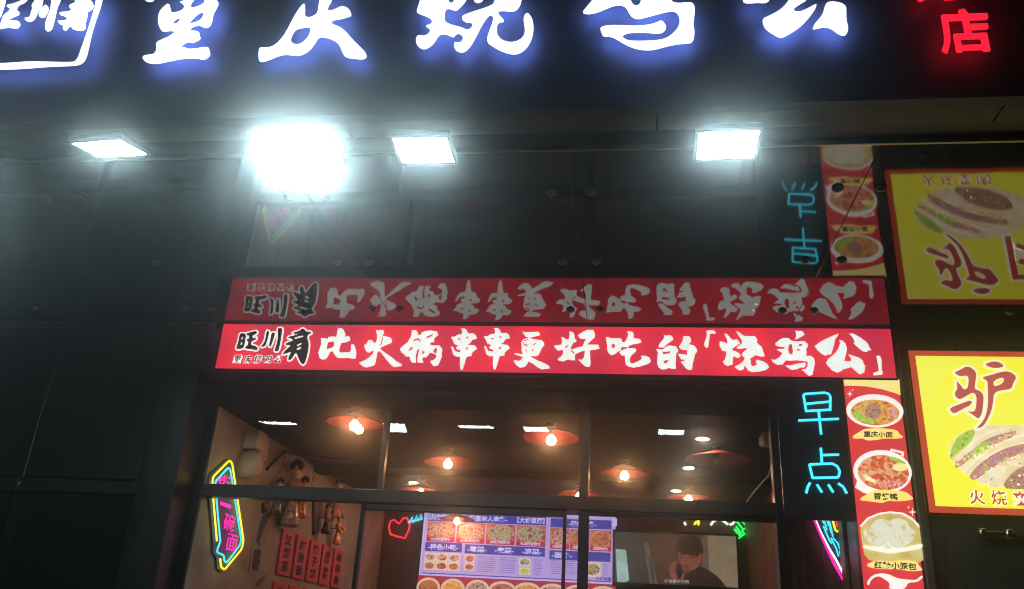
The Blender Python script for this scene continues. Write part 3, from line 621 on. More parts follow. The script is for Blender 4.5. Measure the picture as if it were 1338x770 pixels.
for (x, y, r, w_) in ((108, 175, 32, S1), (132, 138, 12, S1), (645, 625, 40, S2), (608, 580, 14, S2)):
    flat('printed_sparkle', ' '.join('%f,%f' % (x+(r if i % 2 == 0 else r*.22)*math.cos(i*math.pi/4), y+(r if i % 2 == 0 else r*.22)*math.sin(i*math.pi/4)) for i in range(8)), w_, .0008, 'strip_white', ms, 0)

# yellow poster light box
po = thing('poster_light_box', (5.75, .03, 2.56), 'yellow light box poster with red border showing stuffed flatbreads', 'sign')
PX0, PX1, PZ1, PZ0 = 5.0945, 6.50, SOF-.173, SOF-1.288
slab('case', BF, PX0, PX1, PZ0, PZ1, -.075, -.003, 'dark_metal', po)
slab('red_border', BF, PX0+.003, PX1-.003, PZ0+.003, PZ1-.003, -.003, 0, 'poster_red', po)
slab('face', BF, PX0+.045, PX1-.045, PZ0+.045, PZ1-.042, 0, .001, 'poster_yellow', po)
Q1, Q2 = (1220, 450, 5.5), (1210, 550, 5.5)
lv = [['140,205 190,185 230,160 270,170 305,205 300,260 290,325 330,335 358,370 352,440 345,500 320,540 280,510 235,480 290,490 305,440 305,370 280,345 230,375 185,400 155,380 148,350 170,320 160,260 195,300 215,330 245,315 250,240 230,225 190,235'],
      ['110,460 190,430 270,400 270,435 200,470 150,500 125,490'], ['360,145 430,122 480,135 505,160 470,172 410,172'],
      ['340,240 400,225 500,195 550,200 595,235 570,280 555,325 490,330 430,350 425,420 410,490 370,570 340,600 300,608 350,560 380,490 390,400 385,300 385,265', '425,265 500,235 500,280 430,310']]
for i, g in enumerate(lv):
    ps = [trace(P(s), Q1, 0, 1) for s in g]
    ob = shape('letter_outline', ps[:1], BF, .0020+.0003*i, .0015, 'poster_white', po, .013)
    if i == 3: shape('letter_counter', [chaikin(trace(P('440,275 488,252 488,272 442,296'), Q1, 0, 0))], BF, .0040, .001, 'poster_yellow', ob)
    shape('red_letter', ps, BF, .0052, .0015, 'poster_ink', ob)
zc = onY(1262, 515, 0).z
rl = text('letter_outline', '肉', BF, 6.06, zc-.02, .002, 'poster_white', po, .4, .011, (.42, .44), .0015)
text('red_letter', '肉', BF, 6.06, zc-.02, .0052, 'poster_ink', rl, .4, .003, (.39, .41), .0015)
# the printed picture: an oval with flatbreads, meat filling and greens
ov = shape('printed_picture', [trace([(x, y) for x, y in ell(660, 262, 500, 228, 48, 0, .12)], Q2, 0, 0)], BF, .0016, .0012, 'bun', po)
def qf(name, s, d, m): return shape(name, [trace(P(s), Q2, 0, 1)], BF, d, .0012, m, ov)
qf('printed_greens', '170,250 200,150 260,90 345,55 350,100 300,180 230,225 165,285', .003, 'f_green')
qf('printed_meat', '200,320 240,250 330,190 430,130 540,85 650,65 640,110 540,150 430,190 340,250 260,320 215,345', .003, 'f_meat')
qf('printed_greens', '300,250 360,190 450,140 470,175 400,215 340,265', .0044, 'f_green')
qf('printed_bread', '190,300 300,190 400,110 480,75 620,50 640,72 500,105 420,140 330,210 215,310', .0044, 'bun')
qf('printed_meat', '300,400 380,310 480,240 600,185 760,155 900,150 900,200 760,215 640,250 520,310 420,380 345,435', .003, 'f_meat')
qf('printed_bread', '255,385 340,300 450,215 560,150 680,110 760,100 800,130 640,165 500,215 400,290 300,390', .0046, 'bun')
qf('printed_bread', '345,435 420,385 530,305 640,252 780,218 900,210 900,240 700,290 560,370 470,450 410,465', .0046, 'bun')
qf('printed_filling', '540,485 590,390 680,330 800,290 960,280 1000,330 960,420 820,480 680,495', .003, 'f_brown')
qf('printed_bread', '420,470 500,400 600,330 720,280 820,270 700,320 620,370 560,440 530,488', .0058, 'bun')
def bits(name, cells, m, parent, d, n, r0):
    bm = bmesh.new()
    for _ in range(n):
        (ax, ay), (bx_, by_), w = random.choice(cells); t = random.random(); o_ = random.uniform(-w, w)
        x, y = ax+(bx_-ax)*t - o_*.4, ay+(by_-ay)*t + o_; c = onY(Q2[0]+x/Q2[2], Q2[1]+y/Q2[2], 0); k = random.randint(4, 6); rr = r0*random.uniform(.5, 1.2); a0 = random.random()*6
        vs2 = [bm.verts.new(BF(c.x+rr*math.cos(a0+6.283*i/k)*random.uniform(.6, 1.2), c.z+rr*.8*math.sin(a0+6.283*i/k), d)) for i in range(k)]
        bm.faces.new(vs2)
    return tag(link(name, bm_mesh(bm, name), m, parent), kind='stuff')
bits('printed_scallion', [((260, 290), (620, 90), 26), ((360, 370), (860, 185), 30)], 'f_green', ov, .0062, 60, .011)
bits('printed_onion', [((220, 320), (640, 85), 24), ((330, 400), (880, 180), 26), ((600, 450), (900, 350), 40)], 'poster_white', ov, .0066, 55, .007)
bits('printed_meat_piece', [((230, 310), (640, 85), 22), ((330, 400), (880, 180), 26)], 'f_pink', ov, .0070, 55, .010)
bits('printed_brown_speck', [((200, 300), (620, 55), 12), ((270, 380), (760, 112), 14), ((420, 440), (860, 225), 12)], 'f_brown', ov, .0072, 40, .006)
pa, pb = onY(1264, 646, 0), onY(1334, 655, 0)
for i, ch in enumerate('火烧夹肉'):
    a = pa.x + .055 + i*.132; b = (pa.z+pb.z)/2 - .004*0
    o1 = text('letter_outline', ch, BF, a, b, .002, 'poster_white', po, .09, .0055, (.104, .104), .0012)
    text('red_letter', ch, BF, a, b, .0040, 'poster_ink', o1, .085, .0012, (.092, .092), .0012)

# stainless bracket with hanging clear strips under the poster
cb = thing('hook_rail', (5.55, .07, 2.4), 'short shiny steel hook rail on the wall below the yellow poster', 'rail')
ra, rb = onY(1279, 697, .0), onY(1345, 702, .0)
tube('rail', [[Vector((ra.x, .0, ra.z)), Vector((ra.x+.21, .0, ra.z))]], .018, 'steel', cb, 4)
for xx in (ra.x+.02, ra.x+.18): link('clamp', lathe_mesh([(0, -.03), (.026, -.03), (.03, -.02), (.03, .02), (.026, .03), (0, .03)], 16, (xx, .0, ra.z)), 'steel', cb)
for xx in (ra.x+.06, ra.x+.15): box('bracket_arm', xx-.012, xx+.012, .0, .074, ra.z-.01, ra.z+.01, 'steel', cb)

# small things on the dark left facade
eb = thing('alarm_box', onY(22, 633, .085), 'tiny dark box with three red indicator lights on the dark left facade', 'alarm box')
q = onY(22, 632, .06); slab('case', front(.06), q.x-.09, q.x+.09, q.z-.04, q.z+.04, -.02, .0, 'frame', eb, .004)
for i in range(3): slab('indicator_light', front(.06), q.x-.035+i*.026, q.x-.02+i*.026, q.z-.005, q.z+.006, 0, .003, 'led_dot', eb)
q = onY(180, 767, .058); lb = slab('paper_label', front(.058), q.x-.07, q.x+.07, q.z-.05, q.z+.022, 0, .002, 'paper'); tag(lb, 'small pale label stuck on the dark glass of left facade', 'label')

# ================================================================== INSIDE THE SHOP
# ---- pendant lamps with red straw-hat shades
def make_pendant(loc, lit=True, scale=1.):
    t = thing('pendant_lamp', loc, 'red hat-shaped pendant lamp with glowing bulb hanging from the dark ceiling', 'pendant lamp', 'red hat lamps under the shop ceiling')
    x, y, z = loc
    sh = link('lamp_shade', lathe_mesh([(.215*scale, -.004), (.222*scale, .0), (.20*scale, .012), (.11*scale, .042), (.04*scale, .075), (.0, .082), (0, .074), (.04*scale, .066), (.11*scale, .034), (.20*scale, .004), (.215*scale, -.004)], 36, loc), 'hat_red' if lit else 'hat_backlit', t)
    link('bulb', lathe_mesh([(0, -.058), (.018, -.054), (.032, -.042), (.037, -.024), (.033, -.006), (.018, .010), (.014, .02), (0, .02)], 16, loc), 'bulb' if lit else 'bulb_off', t)
    link('lamp_holder', lathe_mesh([(0, .018), (.02, .018), (.021, .05), (.012, .066), (0, .066)], 14, loc), 'lamp_body', t)
    tube('cord', [[(x, y, z+.08), (x, y, CEIL-.008)]], .004, 'cord', t, 1)
    link('ceiling_cap', lathe_mesh([(0, CEIL-z-.03), (.035, CEIL-z-.026), (.045, CEIL-z-.006), (.045, CEIL-z-.0005), (0, CEIL-z-.0005)], 16, loc), 'lamp_body', t)
    return t
HZ = 3.13
lit_px = [(463, 558), (720, 577), (585, 608), (816, 623), (900, 654), (757, 650), (550, 645)]
LAMP_LABEL = ['lit red hat lamp just behind the glass on the side of the figurines', 'lit red hat lamp just behind the glass beside the centre post', 'lit red hat lamp one row behind the two lamps close to the glass', 'lit red hat lamp hanging between the centre post and the unlit wide lamp', 'lit red hat lamp next to the line of three downlights', 'lit red hat lamp right behind the centre post', 'lit red hat lamp beside the single downlight near the left wall']
proto = None
for li, (u, v) in enumerate(lit_px):
    p = onZ(u, v, HZ-.03); p.z = HZ
    if proto is None: proto = make_pendant(tuple(p)); proto['label'] = LAMP_LABEL[0]; PK = [o for o in bpy.data.objects if o.parent is proto]
    else:
        o = proto.copy(); COL.objects.link(o); o.location = p; o.rotation_euler = (random.uniform(-.05, .05), random.uniform(-.05, .05), random.uniform(0, 6)); o['label'] = LAMP_LABEL[li]
        for ch in PK: c = ch.copy(); COL.objects.link(c); c.parent = o
p = onZ(597, 682, HZ-.03); p = CAM + (p-CAM)*((4.95-CAM.y)/(p.y-CAM.y))
o = proto.copy(); COL.objects.link(o); o.location = (p.x, p.y, p.z+.03); o['label'] = 'red hat lamp with glowing bulb hanging in front of the menu board'; del o['group']
for ch in PK:
    c = ch.copy(); COL.objects.link(c); c.parent = o
    if ch.name.startswith(('cord', 'ceiling_cap')): 
        d = HZ-(p.z+.03)
        if ch.name.startswith('ceiling_cap'): c.location.z += d
        else: c.scale = (1, 1, (CEIL-p.z-.03)/(CEIL-HZ)*1.0); c.location.z -= .08*((CEIL-p.z-.03)/(CEIL-HZ)-1)*0
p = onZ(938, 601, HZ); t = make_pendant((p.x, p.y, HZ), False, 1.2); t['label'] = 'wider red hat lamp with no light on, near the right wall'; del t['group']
# ---- recessed downlights
for u, v in ((918, 574), (900, 612), (884, 642), (540, 631)):
    p = onZ(u, v, CEIL-.01)
    t = thing('downlight', p, {918: 'round white downlight closest to the glass in the line of three', 900: 'middle one of three round white downlights in a line', 884: 'round white downlight farthest from the glass in the line of three'}[u] if u > 600 else 'single round white downlight in the dark ceiling near left wall', 'downlight', 'ceiling downlights' if u > 600 else None)
    link('trim_ring', lathe_mesh([(.048, 0), (.062, -.002), (.066, .004), (.066, .0095), (.048, .0095), (.048, 0)], 24, p), 'steel', t)
    link('lens', lathe_mesh([(0, .002), (.047, .002), (.047, .008), (0, .008)], 24, p), 'down', t)

# ---- left wall
LW = leftw(XL)
LN = (260, 590, 4.53)
def wall_line(s, win, X): return [onX(win[0]+x/win[2], win[1]+y/win[2], X) for x, y in P(s)]
def rounded(pts, k=.3):
    out = [pts[0]]
    for a, b, c in zip(pts, pts[1:], pts[2:]):
        for t in (.0, .25, .5, .75, 1.):
            p0 = b + (a-b).normalized()*min(.03, (a-b).length*k); p1 = b + (c-b).normalized()*min(.03, (c-b).length*k)
            out.append(p0*(1-t)**2 + b*2*t*(1-t) + p1*t*t)
    out.append(pts[-1]); return out
NX = XL+.045
ns = thing('neon_sign', (XL+.03, .55, 2.2), 'zigzag neon sign with yellow and blue outline and pink characters on wall', 'neon sign')
yl = wall_line('106,530 78,200 84,150 180,53 197,72 264,530 252,580 150,702 130,682 126,635', LN, NX)
cl = wall_line('126,532 96,200 99,176 174,95 186,110 249,520 244,552 164,660 150,645 147,615 112,600 106,590 126,532', LN, NX)
bdp = [(q.y, q.z) for q in wall_line('104,560 74,198 80,145 184,44 202,70 270,530 258,585 150,714 124,690 122,625 100,600', LN, NX)]
shape('back_board', [bdp], LW, .016, .008, 'neon_board', ns)
tube('outer_tube', [rounded(yl)], .0075, 'neon_yellow', ns)
tube('inner_tube', [rounded(cl)], .0075, 'neon_cyan', ns)
for ch, x, y, h in (('街', 147, 183, 85), ('一', 158, 318, 20), ('碗', 180, 420, 92), ('面', 195, 542, 92)):
    c = onX(260+x/4.53, 590+y/4.53, NX); hh = h/4.53*(c-CAM).length/FPX
    text('neon_character', ch, leftw(NX), c.y, c.z, 0, 'neon_pink', ns, .15, -.0012, (.19, hh*.95), .006)
# pale wall fixture above the neon
wf = thing('wall_fixture', (XL, .75, 2.8), 'pale rounded wall fixture under a small cream box above neon sign', 'fixture')
a, b = onX(331, 562, XL+.06), onX(346, 586, XL+.06)
slab('cream_box', LW, a.y-.03, a.y+.17, a.z-.16, a.z+.0, .0, .13, 'cream', wf, .01)
slab('side_box', LW, a.y+.18, a.y+.30, a.z-.20, a.z-.01, .0, .09, 'cream', wf, .006)
c = onX(329, 608, XL+.08)
bm = bmesh.new(); lathe(bm, [(0, .16), (.06, .155), (.09, .135), (.11, .10), (.115, .05), (.115, 0), (0, 0)], 28)
for v in bm.verts: v.co = LW(c.y + v.co.x, c.z + v.co.y, v.co.z)
bmesh.ops.recalc_face_normals(bm, faces=bm.faces)
link('round_cover', bm_mesh(bm, 'cover', True), 'cream', wf)
slab('inset_panel', LW, c.y-.03, c.y+.09, c.z+.02, c.z+.125, .05, .145, 'cream_dark', wf, .01)
h0, h1, h2 = onX(349, 613, XL+.05), onX(372, 590, XL+.05), onX(392, 570, XL+.05)
h2 = Vector((XL+.09, h1.y+.35, CEIL-.03))
hs = thing('pipe', (XL, h0.y, h0.z), 'dark pipe slanting up the left wall to the ceiling', 'pipe')
tube('pipe_run', [[h0, h1, h2, h2+Vector((.6, .35, .0))]], .017, 'conduit', hs)
tube('thin_wire', [[h1, h1+Vector((0, .02, -.12)), h1+Vector((-.03, -.05, -.28)), h1+Vector((-.035, -.12, -.5))]], .004, 'conduit', hs, 1)
# ink picture
IW = (300, 600, 4.53)
ip = thing('ink_picture', (XL, 1.0, 2.1), 'black ink brush picture of branch and characters painted down a paper scroll', 'picture')
def wq(name, s, d, m, parent, th=.003, it=1): return shape(name, [traceX(P(s), IW, XL, it)], LW, d, th, m, parent)
wq('scroll', '170,150 250,145 235,400 205,680 110,672 150,380', .002, 'wallpaint', ip, .004, 0)
wq('ink_branch', '188,345 215,322 245,308 290,282 300,275 255,325 228,345 205,400 185,450 172,500 182,522 152,490 165,440 175,380', .006, 'ink', ip)
wq('ink_branch', '185,260 205,255 200,290 225,300 200,325 185,320', .006, 'ink', ip)
wq('ink_character', '145,535 182,530 186,570 165,588 182,610 160,640 166,662 128,655 135,605 140,565', .006, 'ink', ip)
wq('teal_mark', '158,738 205,685 215,700 168,752', .006, 'teal', ip, .003, 0)
text('small_characters', '重庆味道', F((XL, 0, 0), (0, 0, -1), (0, 1, 0)), 0, 0, 0, 'ink', ip, .05) if False else None
# red cards
CW = (350, 600, 4.53)
WORDS = ['江湖菜', '红油香', '辣子鸡', '麻婆', '串串香', '抄手', '小面', '豆花', '凉粉']
cards = [('88,412', '125,668'), ('180,450', '208,692'), ('255,478', '275,712'), ('325,502', '350,735'), ('395,528', '415,745')]
row1 = []
for i, (s, e_) in enumerate(cards):
    a = onX(350+P(s)[0][0]/4.53, 600+P(s)[0][1]/4.53, XL+.01); row1.append(a)
ztop = sum(a.z for a in row1)/5; y0 = row1[0].y; stp = (row1[4].y-row1[0].y)/4
NTH = ['first red card from the ink picture', 'second red card from the ink picture', 'third red card from the ink picture', 'fourth red card from the ink picture', 'fifth red card from the ink picture']
CARD_LABEL = [[t_ + ', in the upper row' for t_ in NTH], [t_ + ', in the lower row' for t_ in NTH]]
def card(i, y, z, h, row, w=None):
    t = thing('red_card', (XL+.01, y+.15, z-h), CARD_LABEL[row][i-4*row], 'card', 'upper row of red cards' if row == 0 else 'lower row of red cards')
    w = w or stp*.78
    slab('board', LW, y, y+w, z-h, z, .004, .022, 'card_red', t, .003)
    wd_ = WORDS[i % len(WORDS)]; n = len(wd_)
    for k, ch in enumerate(wd_): text('ink_character', ch, LW, y+w/2, z-h*(k+.7)/(n+.4), .0235, 'ink', t, .1, .004, (w*.55, h/(n+.4)*.82), .003, .12)
for i in range(5): card(i, y0+i*stp, ztop, .40, 0)
z2 = onX(362, 761, XL+.01).z
for i in range(5): card(i+4, y0+i*stp-.02, z2, .40, 1)
# figurines on the left wall
def figurine(u, v, hpx, robe, label, turn=0., skirt='doll_red', cape='doll_gold'):
    b = onX(u, v, XL+.09); H = hpx*(b-CAM).length/FPX*1.12
    t = thing('figurine', b, label, 'figurine', 'opera figurines on the left wall')
    x, y, z = b; k = H
    def turned(name, prof, m, sx=.62, nn=16):
        bm = bmesh.new(); lathe(bm, [(r_*k, z_*k) for r_, z_ in prof], nn, b)
        for v_ in bm.verts:
            a_ = math.atan2(v_.co.y-y, v_.co.x-x); v_.co.x = x + (v_.co.x-x)*sx
            if name in ('skirt', 'cape'): v_.co.y += .02*k*math.sin(5*a_)
        bmesh.ops.recalc_face_normals(bm, faces=bm.faces); return link(name, bm_mesh(bm, name, True), m, t)
    turned('skirt', [(0, 0), (.17, 0), (.22, .02), (.19, .16), (.13, .34), (.10, .40), (0, .40)], skirt)
    turned('jacket', [(0, .36), (.12, .36), (.125, .42), (.13, .52), (.155, .60), (.13, .67), (.05, .71), (0, .71)], robe)
    turned('cape', [(.17, .54), (.185, .57), (.15, .65), (.07, .70), (.06, .69), (.14, .63), (.17, .54)], cape)
    turned('head', [(0, .68), (.05, .69), (.095, .75), (.105, .80), (.09, .87), (0, .90)], 'skin', .9)
    hd = turned('headdress', [(.108, .82), (.125, .86), (.115, .92), (.06, .98), (0, 1.), (0, .9), (.10, .86), (.108, .82)], 'hair', .9)
    for s_ in (-1, 1):
        link('tassel', lathe_mesh([(0, -.05*k), (.03*k, -.03*k), (.036*k, 0), (.02*k, .03*k), (0, .035*k)], 8, (x+.03*k, y+s_*.125*k, z+.84*k)), 'doll_red' if robe != 'doll_red' else 'doll_gold', hd)
        tube('sleeve', [[(x, y+s_*.12*k, z+.62*k), (x+.06*k, y+s_*.23*k, z+.52*k), (x+.15*k, y+s_*.16*k, z+(.44+turn*s_*.12)*k)]], .052*k, robe, t, 2)
        slab('eye', F((x+.098*k, 0, 0), (0, 1, 0), (0, 0, 1)), y+s_*.04*k-.012*k, y+s_*.04*k+.012*k, z+.792*k, z+.806*k, -.012, .0, 'hair', t)
    tube('sword', [[(x+.16*k, y+.16*k, z+(.44+turn*.12)*k), (x+.16*k, y+.34*k, z+(.78+turn*.1)*k)]], .011*k, 'doll_silver', t, 1)
    box('wall_peg', XL, x-.01, y-.008, y+.008, z+.5*k, z+.52*k, 'cord', t)
figurine(377, 688, 74, 'doll_silver', 'tall silver and red robed figurine with black headdress above the first red card', .6, 'doll_silver', 'doll_red')
figurine(360, 672, 40, 'doll_green', 'dull green figurine next to the tall silver robed one', -.5, 'doll_green', 'doll_silver')
figurine(392, 677, 46, 'doll_red', 'red robed figurine between the silver one and the dark tablet', .3, 'doll_gold', 'doll_silver')
figurine(438, 676, 44, 'doll_red', 'red robed figurine highest beside the gold robed one', -.4, 'doll_red', 'doll_silver')
figurine(425, 698, 34, 'doll_silver', 'small dark silver figurine next to the gold robed one', .4, 'hair', 'doll_red')
figurine(440, 712, 34, 'doll_gold', 'gold and red robed figurine above the last red card', .8)
tb = shape('wall_tablet', [traceX(P('262,235 312,240 305,420 262,450'), CW, XL, 0)], LW, .014, .024, 'tablet', None); tag(tb, 'dark blue and brown pointed tablet on wall among the figurines', 'tablet')

# ---- menu board on the back wall
MY = BACK-.07; MF = front(MY)
mb = thing('menu_board', (1.8, BACK-.03, 1.9), 'glowing lilac menu board with blue headings and rows of dish pictures', 'menu board')
X0, X1 = onY(551, 712, MY).x, onY(804, 718, MY).x; Z1, Z0 = onY(680, 671, MY).z, onY(680, 758, MY).z
def S(u): return X0 + (X1-X0)*(u-551)/253.
def T(v): return Z1 - (Z1-Z0)*(v-671)/87.
slab('case', MF, X0-.02, X1+.02, Z0-.75, Z1+.02, -.069, -.004, 'dark_metal', mb)
slab('lit_face', MF, X0, X1, Z0, Z1, -.004, 0, 'menu_white', mb)
for a0, a1, b0, b1 in ((X0, X1, Z1-.012, Z1), (X0, X1, Z0, Z0+.012), (X0, X0+.012, Z0+.012, Z1-.012), (X1-.012, X1, Z0+.012, Z1-.012)):
    slab('light_edge', MF, a0, a1, b0, b1, .0, .006, 'menu_edge', mb)
slab('inner_line', MF, S(555), S(800), T(755.5), T(754.3), 0, .002, 'menu_blue', mb)
def head(u0, u1, v0, v1, words):
    h = slab('heading_band', MF, S(u0), S(u1), T(v1), T(v0), 0, .0025, 'menu_blue', mb)
    for s, u, w in words: text('heading_characters', s, MF, S(u), T((v0+v1)/2), .004, 'menu_text', h, .1, .003, (w/253.*(X1-X0), (Z1-Z0)*(v1-v0)/87.*.66), .002)
head(557, 714, 674, 686, [('【热卖爆款】', 574, 32), ('-超值单人套餐-', 636, 54), ('【大份豆腐】', 694, 36)])
head(720, 799, 676, 688, [('-超值套餐-', 762, 36)])
head(556, 605, 714, 726, [('-特色小吃-', 580, 40)])
head(609, 714, 715, 727, [('-荤菜-', 625, 25), ('-素菜-', 661, 25), ('-凉菜-', 697, 25)])
head(720, 798, 718, 730, [('-面食-', 736, 26)])
def dish(u0, u1, v0, v1, foodm, bg='menu_red', cap=True):
    d = slab('dish_picture', MF, S(u0), S(u1), T(v1), T(v0), 0, .0025, bg, mb)
    cu, cv = (u0+u1)/2, (v0+v1)/2-(1.5 if cap else 0)
    ra, rb = (S(u1)-S(u0))*.47, (T(v0)-T(v1))*(.42 if cap else .44)
    if cap: slab('picture_ground', MF, S(u0)+.004, S(u1)-.004, T(v1-6), T(v0)-.004, .0025, .0035, 'm_food3', d)
    shape('bowl', [ell(S(cu), T(cv), ra, rb, 22, .02)], MF, .0045, .002, 'bowl_white' if bg != 'menu_red' else 'm_food1', d)
    shape('food', [ell(S(cu), T(cv), ra*.9, rb*.86, 20, .05)], MF, .0065, .002, foodm, d)
    if cap: text('caption', random.choice(['毛血旺豆腐饭', '麻辣鸡杂饭', '鱼香肉丝饭', '回锅肉盖饭']), MF, S(cu), T(v1-3), -0+.0085, 'menu_text', d, .05, .001, (ra*1.5, .035), .002)
for i, (u0, u1) in enumerate(((557, 594.5), (596.5, 634), (636, 674), (676, 714))): dish(u0, u1, 687, 713+i*.4, ['m_food1', 'm_food1', 'm_food2', 'm_food2'][i])
for i, (u0, u1) in enumerate(((720, 745), (746, 771), (772, 799))): dish(u0, u1, 689+i*.3, 716+i*.3, ['m_food1', 'm_food3', 'm_food3'][i])
for r in range(2):
    for c_ in range(3): dish(556.5+c_*16, 571.5+c_*16, 728+r*11.5, 739+r*11.5, ['m_food1', 'm_food3'][r], 'bowl_white', False)
dish(610, 623, 728, 739, 'm_food3', 'bowl_white', False); dish(610, 623, 740, 749, 'm_food3', 'bowl_white', False)
dish(681, 696, 730, 740, 'm_food2', 'bowl_white', False); dish(682, 696, 742, 751, 'f_green', 'bowl_white', False)
dish(766, 786, 731, 750, 'm_food2', 'bowl_white', False)
for u0, u1, v0, n in ((628, 652, 730, 8), (656, 678, 730, 8), (700, 712, 731, 8), (722, 737, 731, 7), (741, 756, 731, 7), (789, 796, 733, 6)):
    for i in range(n): slab('price_line', MF, S(u0), S(u1-random.uniform(0, 3)), T(v0+i*2.7+1), T(v0+i*2.7), 0, .0015, 'menu_small', mb)
text('note_characters', '大份加量', MF, S(789), T(751.5), .003, 'menu_blue', mb, .05, .002, (.20, .045), .002)
slab('red_panel', MF, X0-.01, X1+.01, Z0-.74, Z0-.004, -.004, .001, 'menu_red', mb)
for i in range(8):
    a = X0 + (X1-X0)*(.055+.127*i); rr = (X1-X0)*.062*(1.0 if i < 3 else 1.12)
    for row in range(2):
        bw = shape('bowl_picture', [ell(a, Z0-.012-rr*(.8 if i < 3 else .62)-row*.33-.01, rr, rr*(.8 if i < 3 else .6), 26)], MF, .002+.0003*(i % 2), .002, 'bowl_white', mb)
        shape('food', [ell(a, Z0-.012-rr*(.8 if i < 3 else .62)-row*.33-.01, rr*.8, rr*(.6 if i < 3 else .42), 22, .03)], MF, .0045, .002, ['m_food3', 'f_noodle', 'm_food1'][i % 3], bw)
slab('end_bracket', MF, S(800), S(806), T(683), T(673.5), .0, .012, 'menu_edge', mb)

# ---- television
TY = BACK-.11; TF = front(TY)
tv = thing('television', (3.7, BACK-.05, 2.4), 'wall television showing a man with dark hair holding a phone to his ear', 'television')
tx0, tx1 = onY(803.5, 730, TY).x, onY(963, 730, TY).x; tz1, tz0 = onY(885, 698, TY).z, onY(885, 764.5, TY).z
slab('frame', TF, tx0-.03, tx1+.03, tz0-.05, tz1+.03, -.105, -.003, 'tv_frame', tv, .006)
slab('screen', TF, tx0, tx1, tz0, tz1, -.003, 0, 'tv_brown', tv)
VW = (790, 660, 6.082)
def tq(name, s, d, m, it=1):
    ps = trace(P(s), VW, TY, it); ps = [(min(max(x, tx0+.001), tx1-.001), min(max(z, tz0+.001), tz1-.001)) for x, z in ps]
    return shape(name, [ps], TF, d, .0012, m, SCR)
SCR = [o for o in bpy.data.objects if o.parent is tv and o.name.startswith('screen')][0]
tq('picture_wall', '800,200 1050,200 1080,660 800,660', .0008, 'tv_tan', 0)
tq('picture_shade', '770,200 815,200 840,660 770,660', .0009, 'tv_shade', 0)
tq('picture_corner', '70,200 310,200 300,660 70,660', .0008, 'tv_teal', 0)
tq('picture_window', '88,352 170,356 195,600 160,632 100,630', .0016, 'tv_win', 0)
tq('picture_curtain', '310,300 345,300 420,640 360,640', .0012, 'tv_curtain', 0)
tq('picture_curtain', '350,420 372,420 400,640 378,640', .002, 'tv_teal', 0)
tq('picture_coat', '620,660 640,580 690,520 760,480 830,520 900,570 960,640 965,660', .0024, 'tv_coat')
tq('picture_face', '580,370 585,440 610,480 625,520 660,540 740,500 770,440 770,380 680,350', .0036, 'tv_skin')
tq('picture_hair', '565,300 600,265 660,240 720,250 770,290 785,350 775,400 755,380 735,420 715,390 640,395 590,375 565,350', .0048, 'tv_hair')
tq('picture_brow', '590,392 625,388 640,398 600,402', .006, 'tv_hair', 0)
tq('picture_eye', '602,412 628,410 632,418 606,420', .0062, 'tv_phone', 0)
tq('picture_brow', '670,392 712,396 715,405 672,402', .006, 'tv_hair', 0)
tq('picture_eye', '676,412 704,414 702,422 678,420', .0062, 'tv_phone', 0)
tq('picture_nose', '648,410 660,415 655,455 636,456 640,445', .0064, 'tv_shade', 0)
tq('picture_mouth', '632,482 668,480 664,490 636,490', .0064, 'tv_hair', 0)
tq('picture_ear', '742,400 765,395 768,430 750,450', .006, 'tv_skin')
tq('picture_hand', '510,500 540,450 580,445 600,480 590,560 560,610 520,570', .0048, 'tv_skin')
tq('picture_phone', '565,470 600,460 620,540 600,590 570,560', .006, 'tv_phone')
tq('picture_finger', '595,600 630,530 640,545 620,600 600,620', .0062, 'tv_skin')
tq('picture_finger', '525,470 560,440 585,455 560,480', .0064, 'tv_skin')
tq('picture_finger', '515,510 550,490 575,500 550,520', .0064, 'tv_skin')
pa, pb = onY(790+475/6.082, 660+590/6.082, TY), onY(790+670/6.082, 660+625/6.082, TY)
text('subtitle', '对这都不行啊', TF, (pa.x+pb.x)/2, (pa.z+pb.z)/2, .008, 'tv_sub', SCR, .06, .001, (pb.x-pa.x, .042), .001)

# ---- neon shapes around the back wall
def bneon(name, label, parts, win, r=.011):
    Y = BACK-.03; t = None
    for pn, strokes, m in parts:
        L = [[onY(win[0]+x/win[2], win[1]+y/win[2], Y) for x, y in P(s)] for s in strokes]
        if t is None: t = thing(name, L[0][0], label, 'neon sign')
        tube(pn, L, r, m, t)
        for q in (L[0][0], L[0][-1]): box('stand_off', q.x-.006, q.x+.006, Y+.008, BACK, q.z-.006, q.z+.006, 'cord', t)
    return t
HW = (480, 500, 2.852)
bneon('neon_sign', 'red heart neon with turquoise arrow beside the menu board', [('heart_tube', ['85,565 80,535 88,515 100,512 118,526 134,506 148,506 158,522 156,545 140,580 112,574 85,565'], 'neon_red'), ('arrow_tube', ['152,525 168,502 172,522 184,496 188,516 200,492 204,508 212,494', '156,520 212,506'], 'neon_cyan')], HW, .012)
bneon('neon_sign', 'white mountain-line neon over the television', [('mountain_tube', ['842,160 866,128 910,112 948,130 982,156', '925,122 945,95', '995,158 1020,148 1030,128 1032,98'], 'neon_white'), ('dash_tube', ['632,138 646,160'], 'neon_white')], VW, .013)
bneon('neon_sign', 'small yellow neon squiggle over the television', [('squiggle_tube', ['712,158 722,140 745,126 752,132 735,148 755,145 742,160'], 'neon_yellow')], VW, .012)
bneon('neon_sign', 'green mug-shaped neon at the right end of the television', [('mug_tube', ['1040,140 1070,105 1132,175 1100,196 1055,135', '1045,170 1090,240', '1030,190 1072,245', '1090,200 1112,232 1040,282 1028,255'], 'neon_green')], VW, .013)

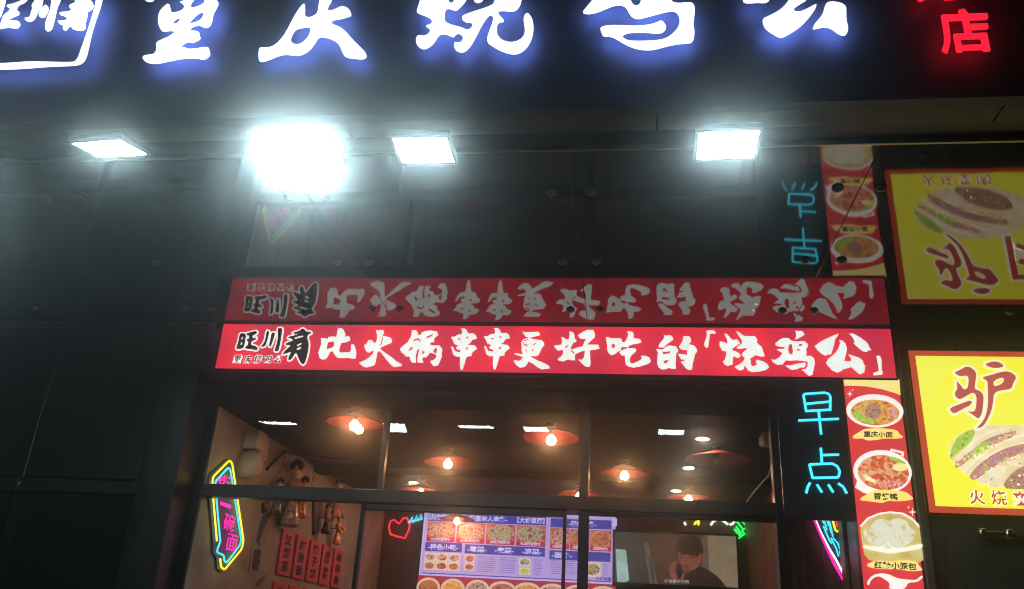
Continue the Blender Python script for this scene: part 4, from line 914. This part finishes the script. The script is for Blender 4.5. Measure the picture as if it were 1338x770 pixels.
# ---- right side: brown partition with the feather-shaped neon, box and wire
pt = thing('wooden_partition', (4.44, .6, .12), 'brown mottled wooden partition behind the right window pane', 'partition')
for i in range(3): box('plank', 4.27+i*.118, 4.385+i*.118, .52, .545+.003*i, .12, RZ+.3, 'plank_brown', pt, .004)
RW = (1050, 660, 7.)
rn = thing('neon_sign', (4.5, .5, 2.1), 'feather-shaped neon with pink and white outline and blue strokes below black board', 'neon sign')
NY = .46
def rneon(name, strokes, r, m, Y=NY): 
    L = [[onY(RW[0]+x/RW[2], RW[1]+y/RW[2], Y) for x, y in P(s)] for s in strokes]; return tube(name, L, r, m, rn)
bd = [(q.x, q.z) for q in [onY(RW[0]+x/RW[2], RW[1]+y/RW[2], NY+.02) for x, y in P('90,20 440,20 470,470 430,775 400,775 100,160')]]
shape('back_board', [bd], front(NY+.02), -.004, .008, 'neon_board', rn)
rneon('outer_tube', ['95,60 105,150 160,280 280,540 405,765 428,745 452,470 432,330'], .010, 'neon_pink', NY+.003)
rneon('inner_tube', ['100,60 115,150 160,255 230,390 300,505 385,675 402,685 413,600 416,450 405,370 395,310'], .007, 'neon_white')
rneon('flame_tube', ['262,60 272,160 290,225 308,245 322,228 338,290 356,345 372,362 388,330 402,270 392,150 390,60'], .007, 'neon_yellow')
rneon('flame_fill', ['300,80 315,200', '335,80 345,230', '360,80 372,300'], .009, 'neon_red', NY+.006)
rneon('feather_fill', ['140,90 190,170', '170,80 215,230', '205,90 230,190', '225,110 250,250', '240,160 268,290', '180,190 240,330 258,352', '270,300 330,370', '250,300 300,400 320,470', '310,340 345,440 370,520', '330,420 360,540', '350,470 385,590'], .0055, 'neon_cyan', NY+.004)
bx = onY(1006, 560, .75)
jb = thing('wall_box', (bx.x, .75, bx.z-.1), 'beige box with hanging wire high beside the right window post', 'box')
box('case', bx.x-.075, bx.x+.085, .68, .86, bx.z-.13, CEIL-.002, 'cream', jb, .02)
tube('wire', [[Vector((bx.x+.03, .70, bx.z-.12)), onY(1012, 600, .72), onY(1004, 622, .74), onY(988, 640, .78), onY(972, 661, .82)]], .006, 'cream', jb)

# ================================================================== ADDED HAZE FOR LAMP BLOOM
hz = box('bloom_haze', -61.5, 61.5, -61.5, 41.5, -1.3, 7.5, None); hz['kind'] = 'stuff'  # added haze, stands in for lens bloom around the lamps
hm = bpy.data.materials.new('bloom_haze_air'); hm.use_nodes = True
n = hm.node_tree.nodes; l = hm.node_tree.links; n.remove(n['Principled BSDF'])
pv = n.new('ShaderNodeVolumePrincipled'); pv.inputs['Color'].default_value = (.86, .96, 1., 1)
pv.inputs['Density'].default_value = .0205; pv.inputs['Anisotropy'].default_value = .966
l.new(pv.outputs[0], n['Material Output'].inputs['Volume'])
hz.data.materials.append(hm)
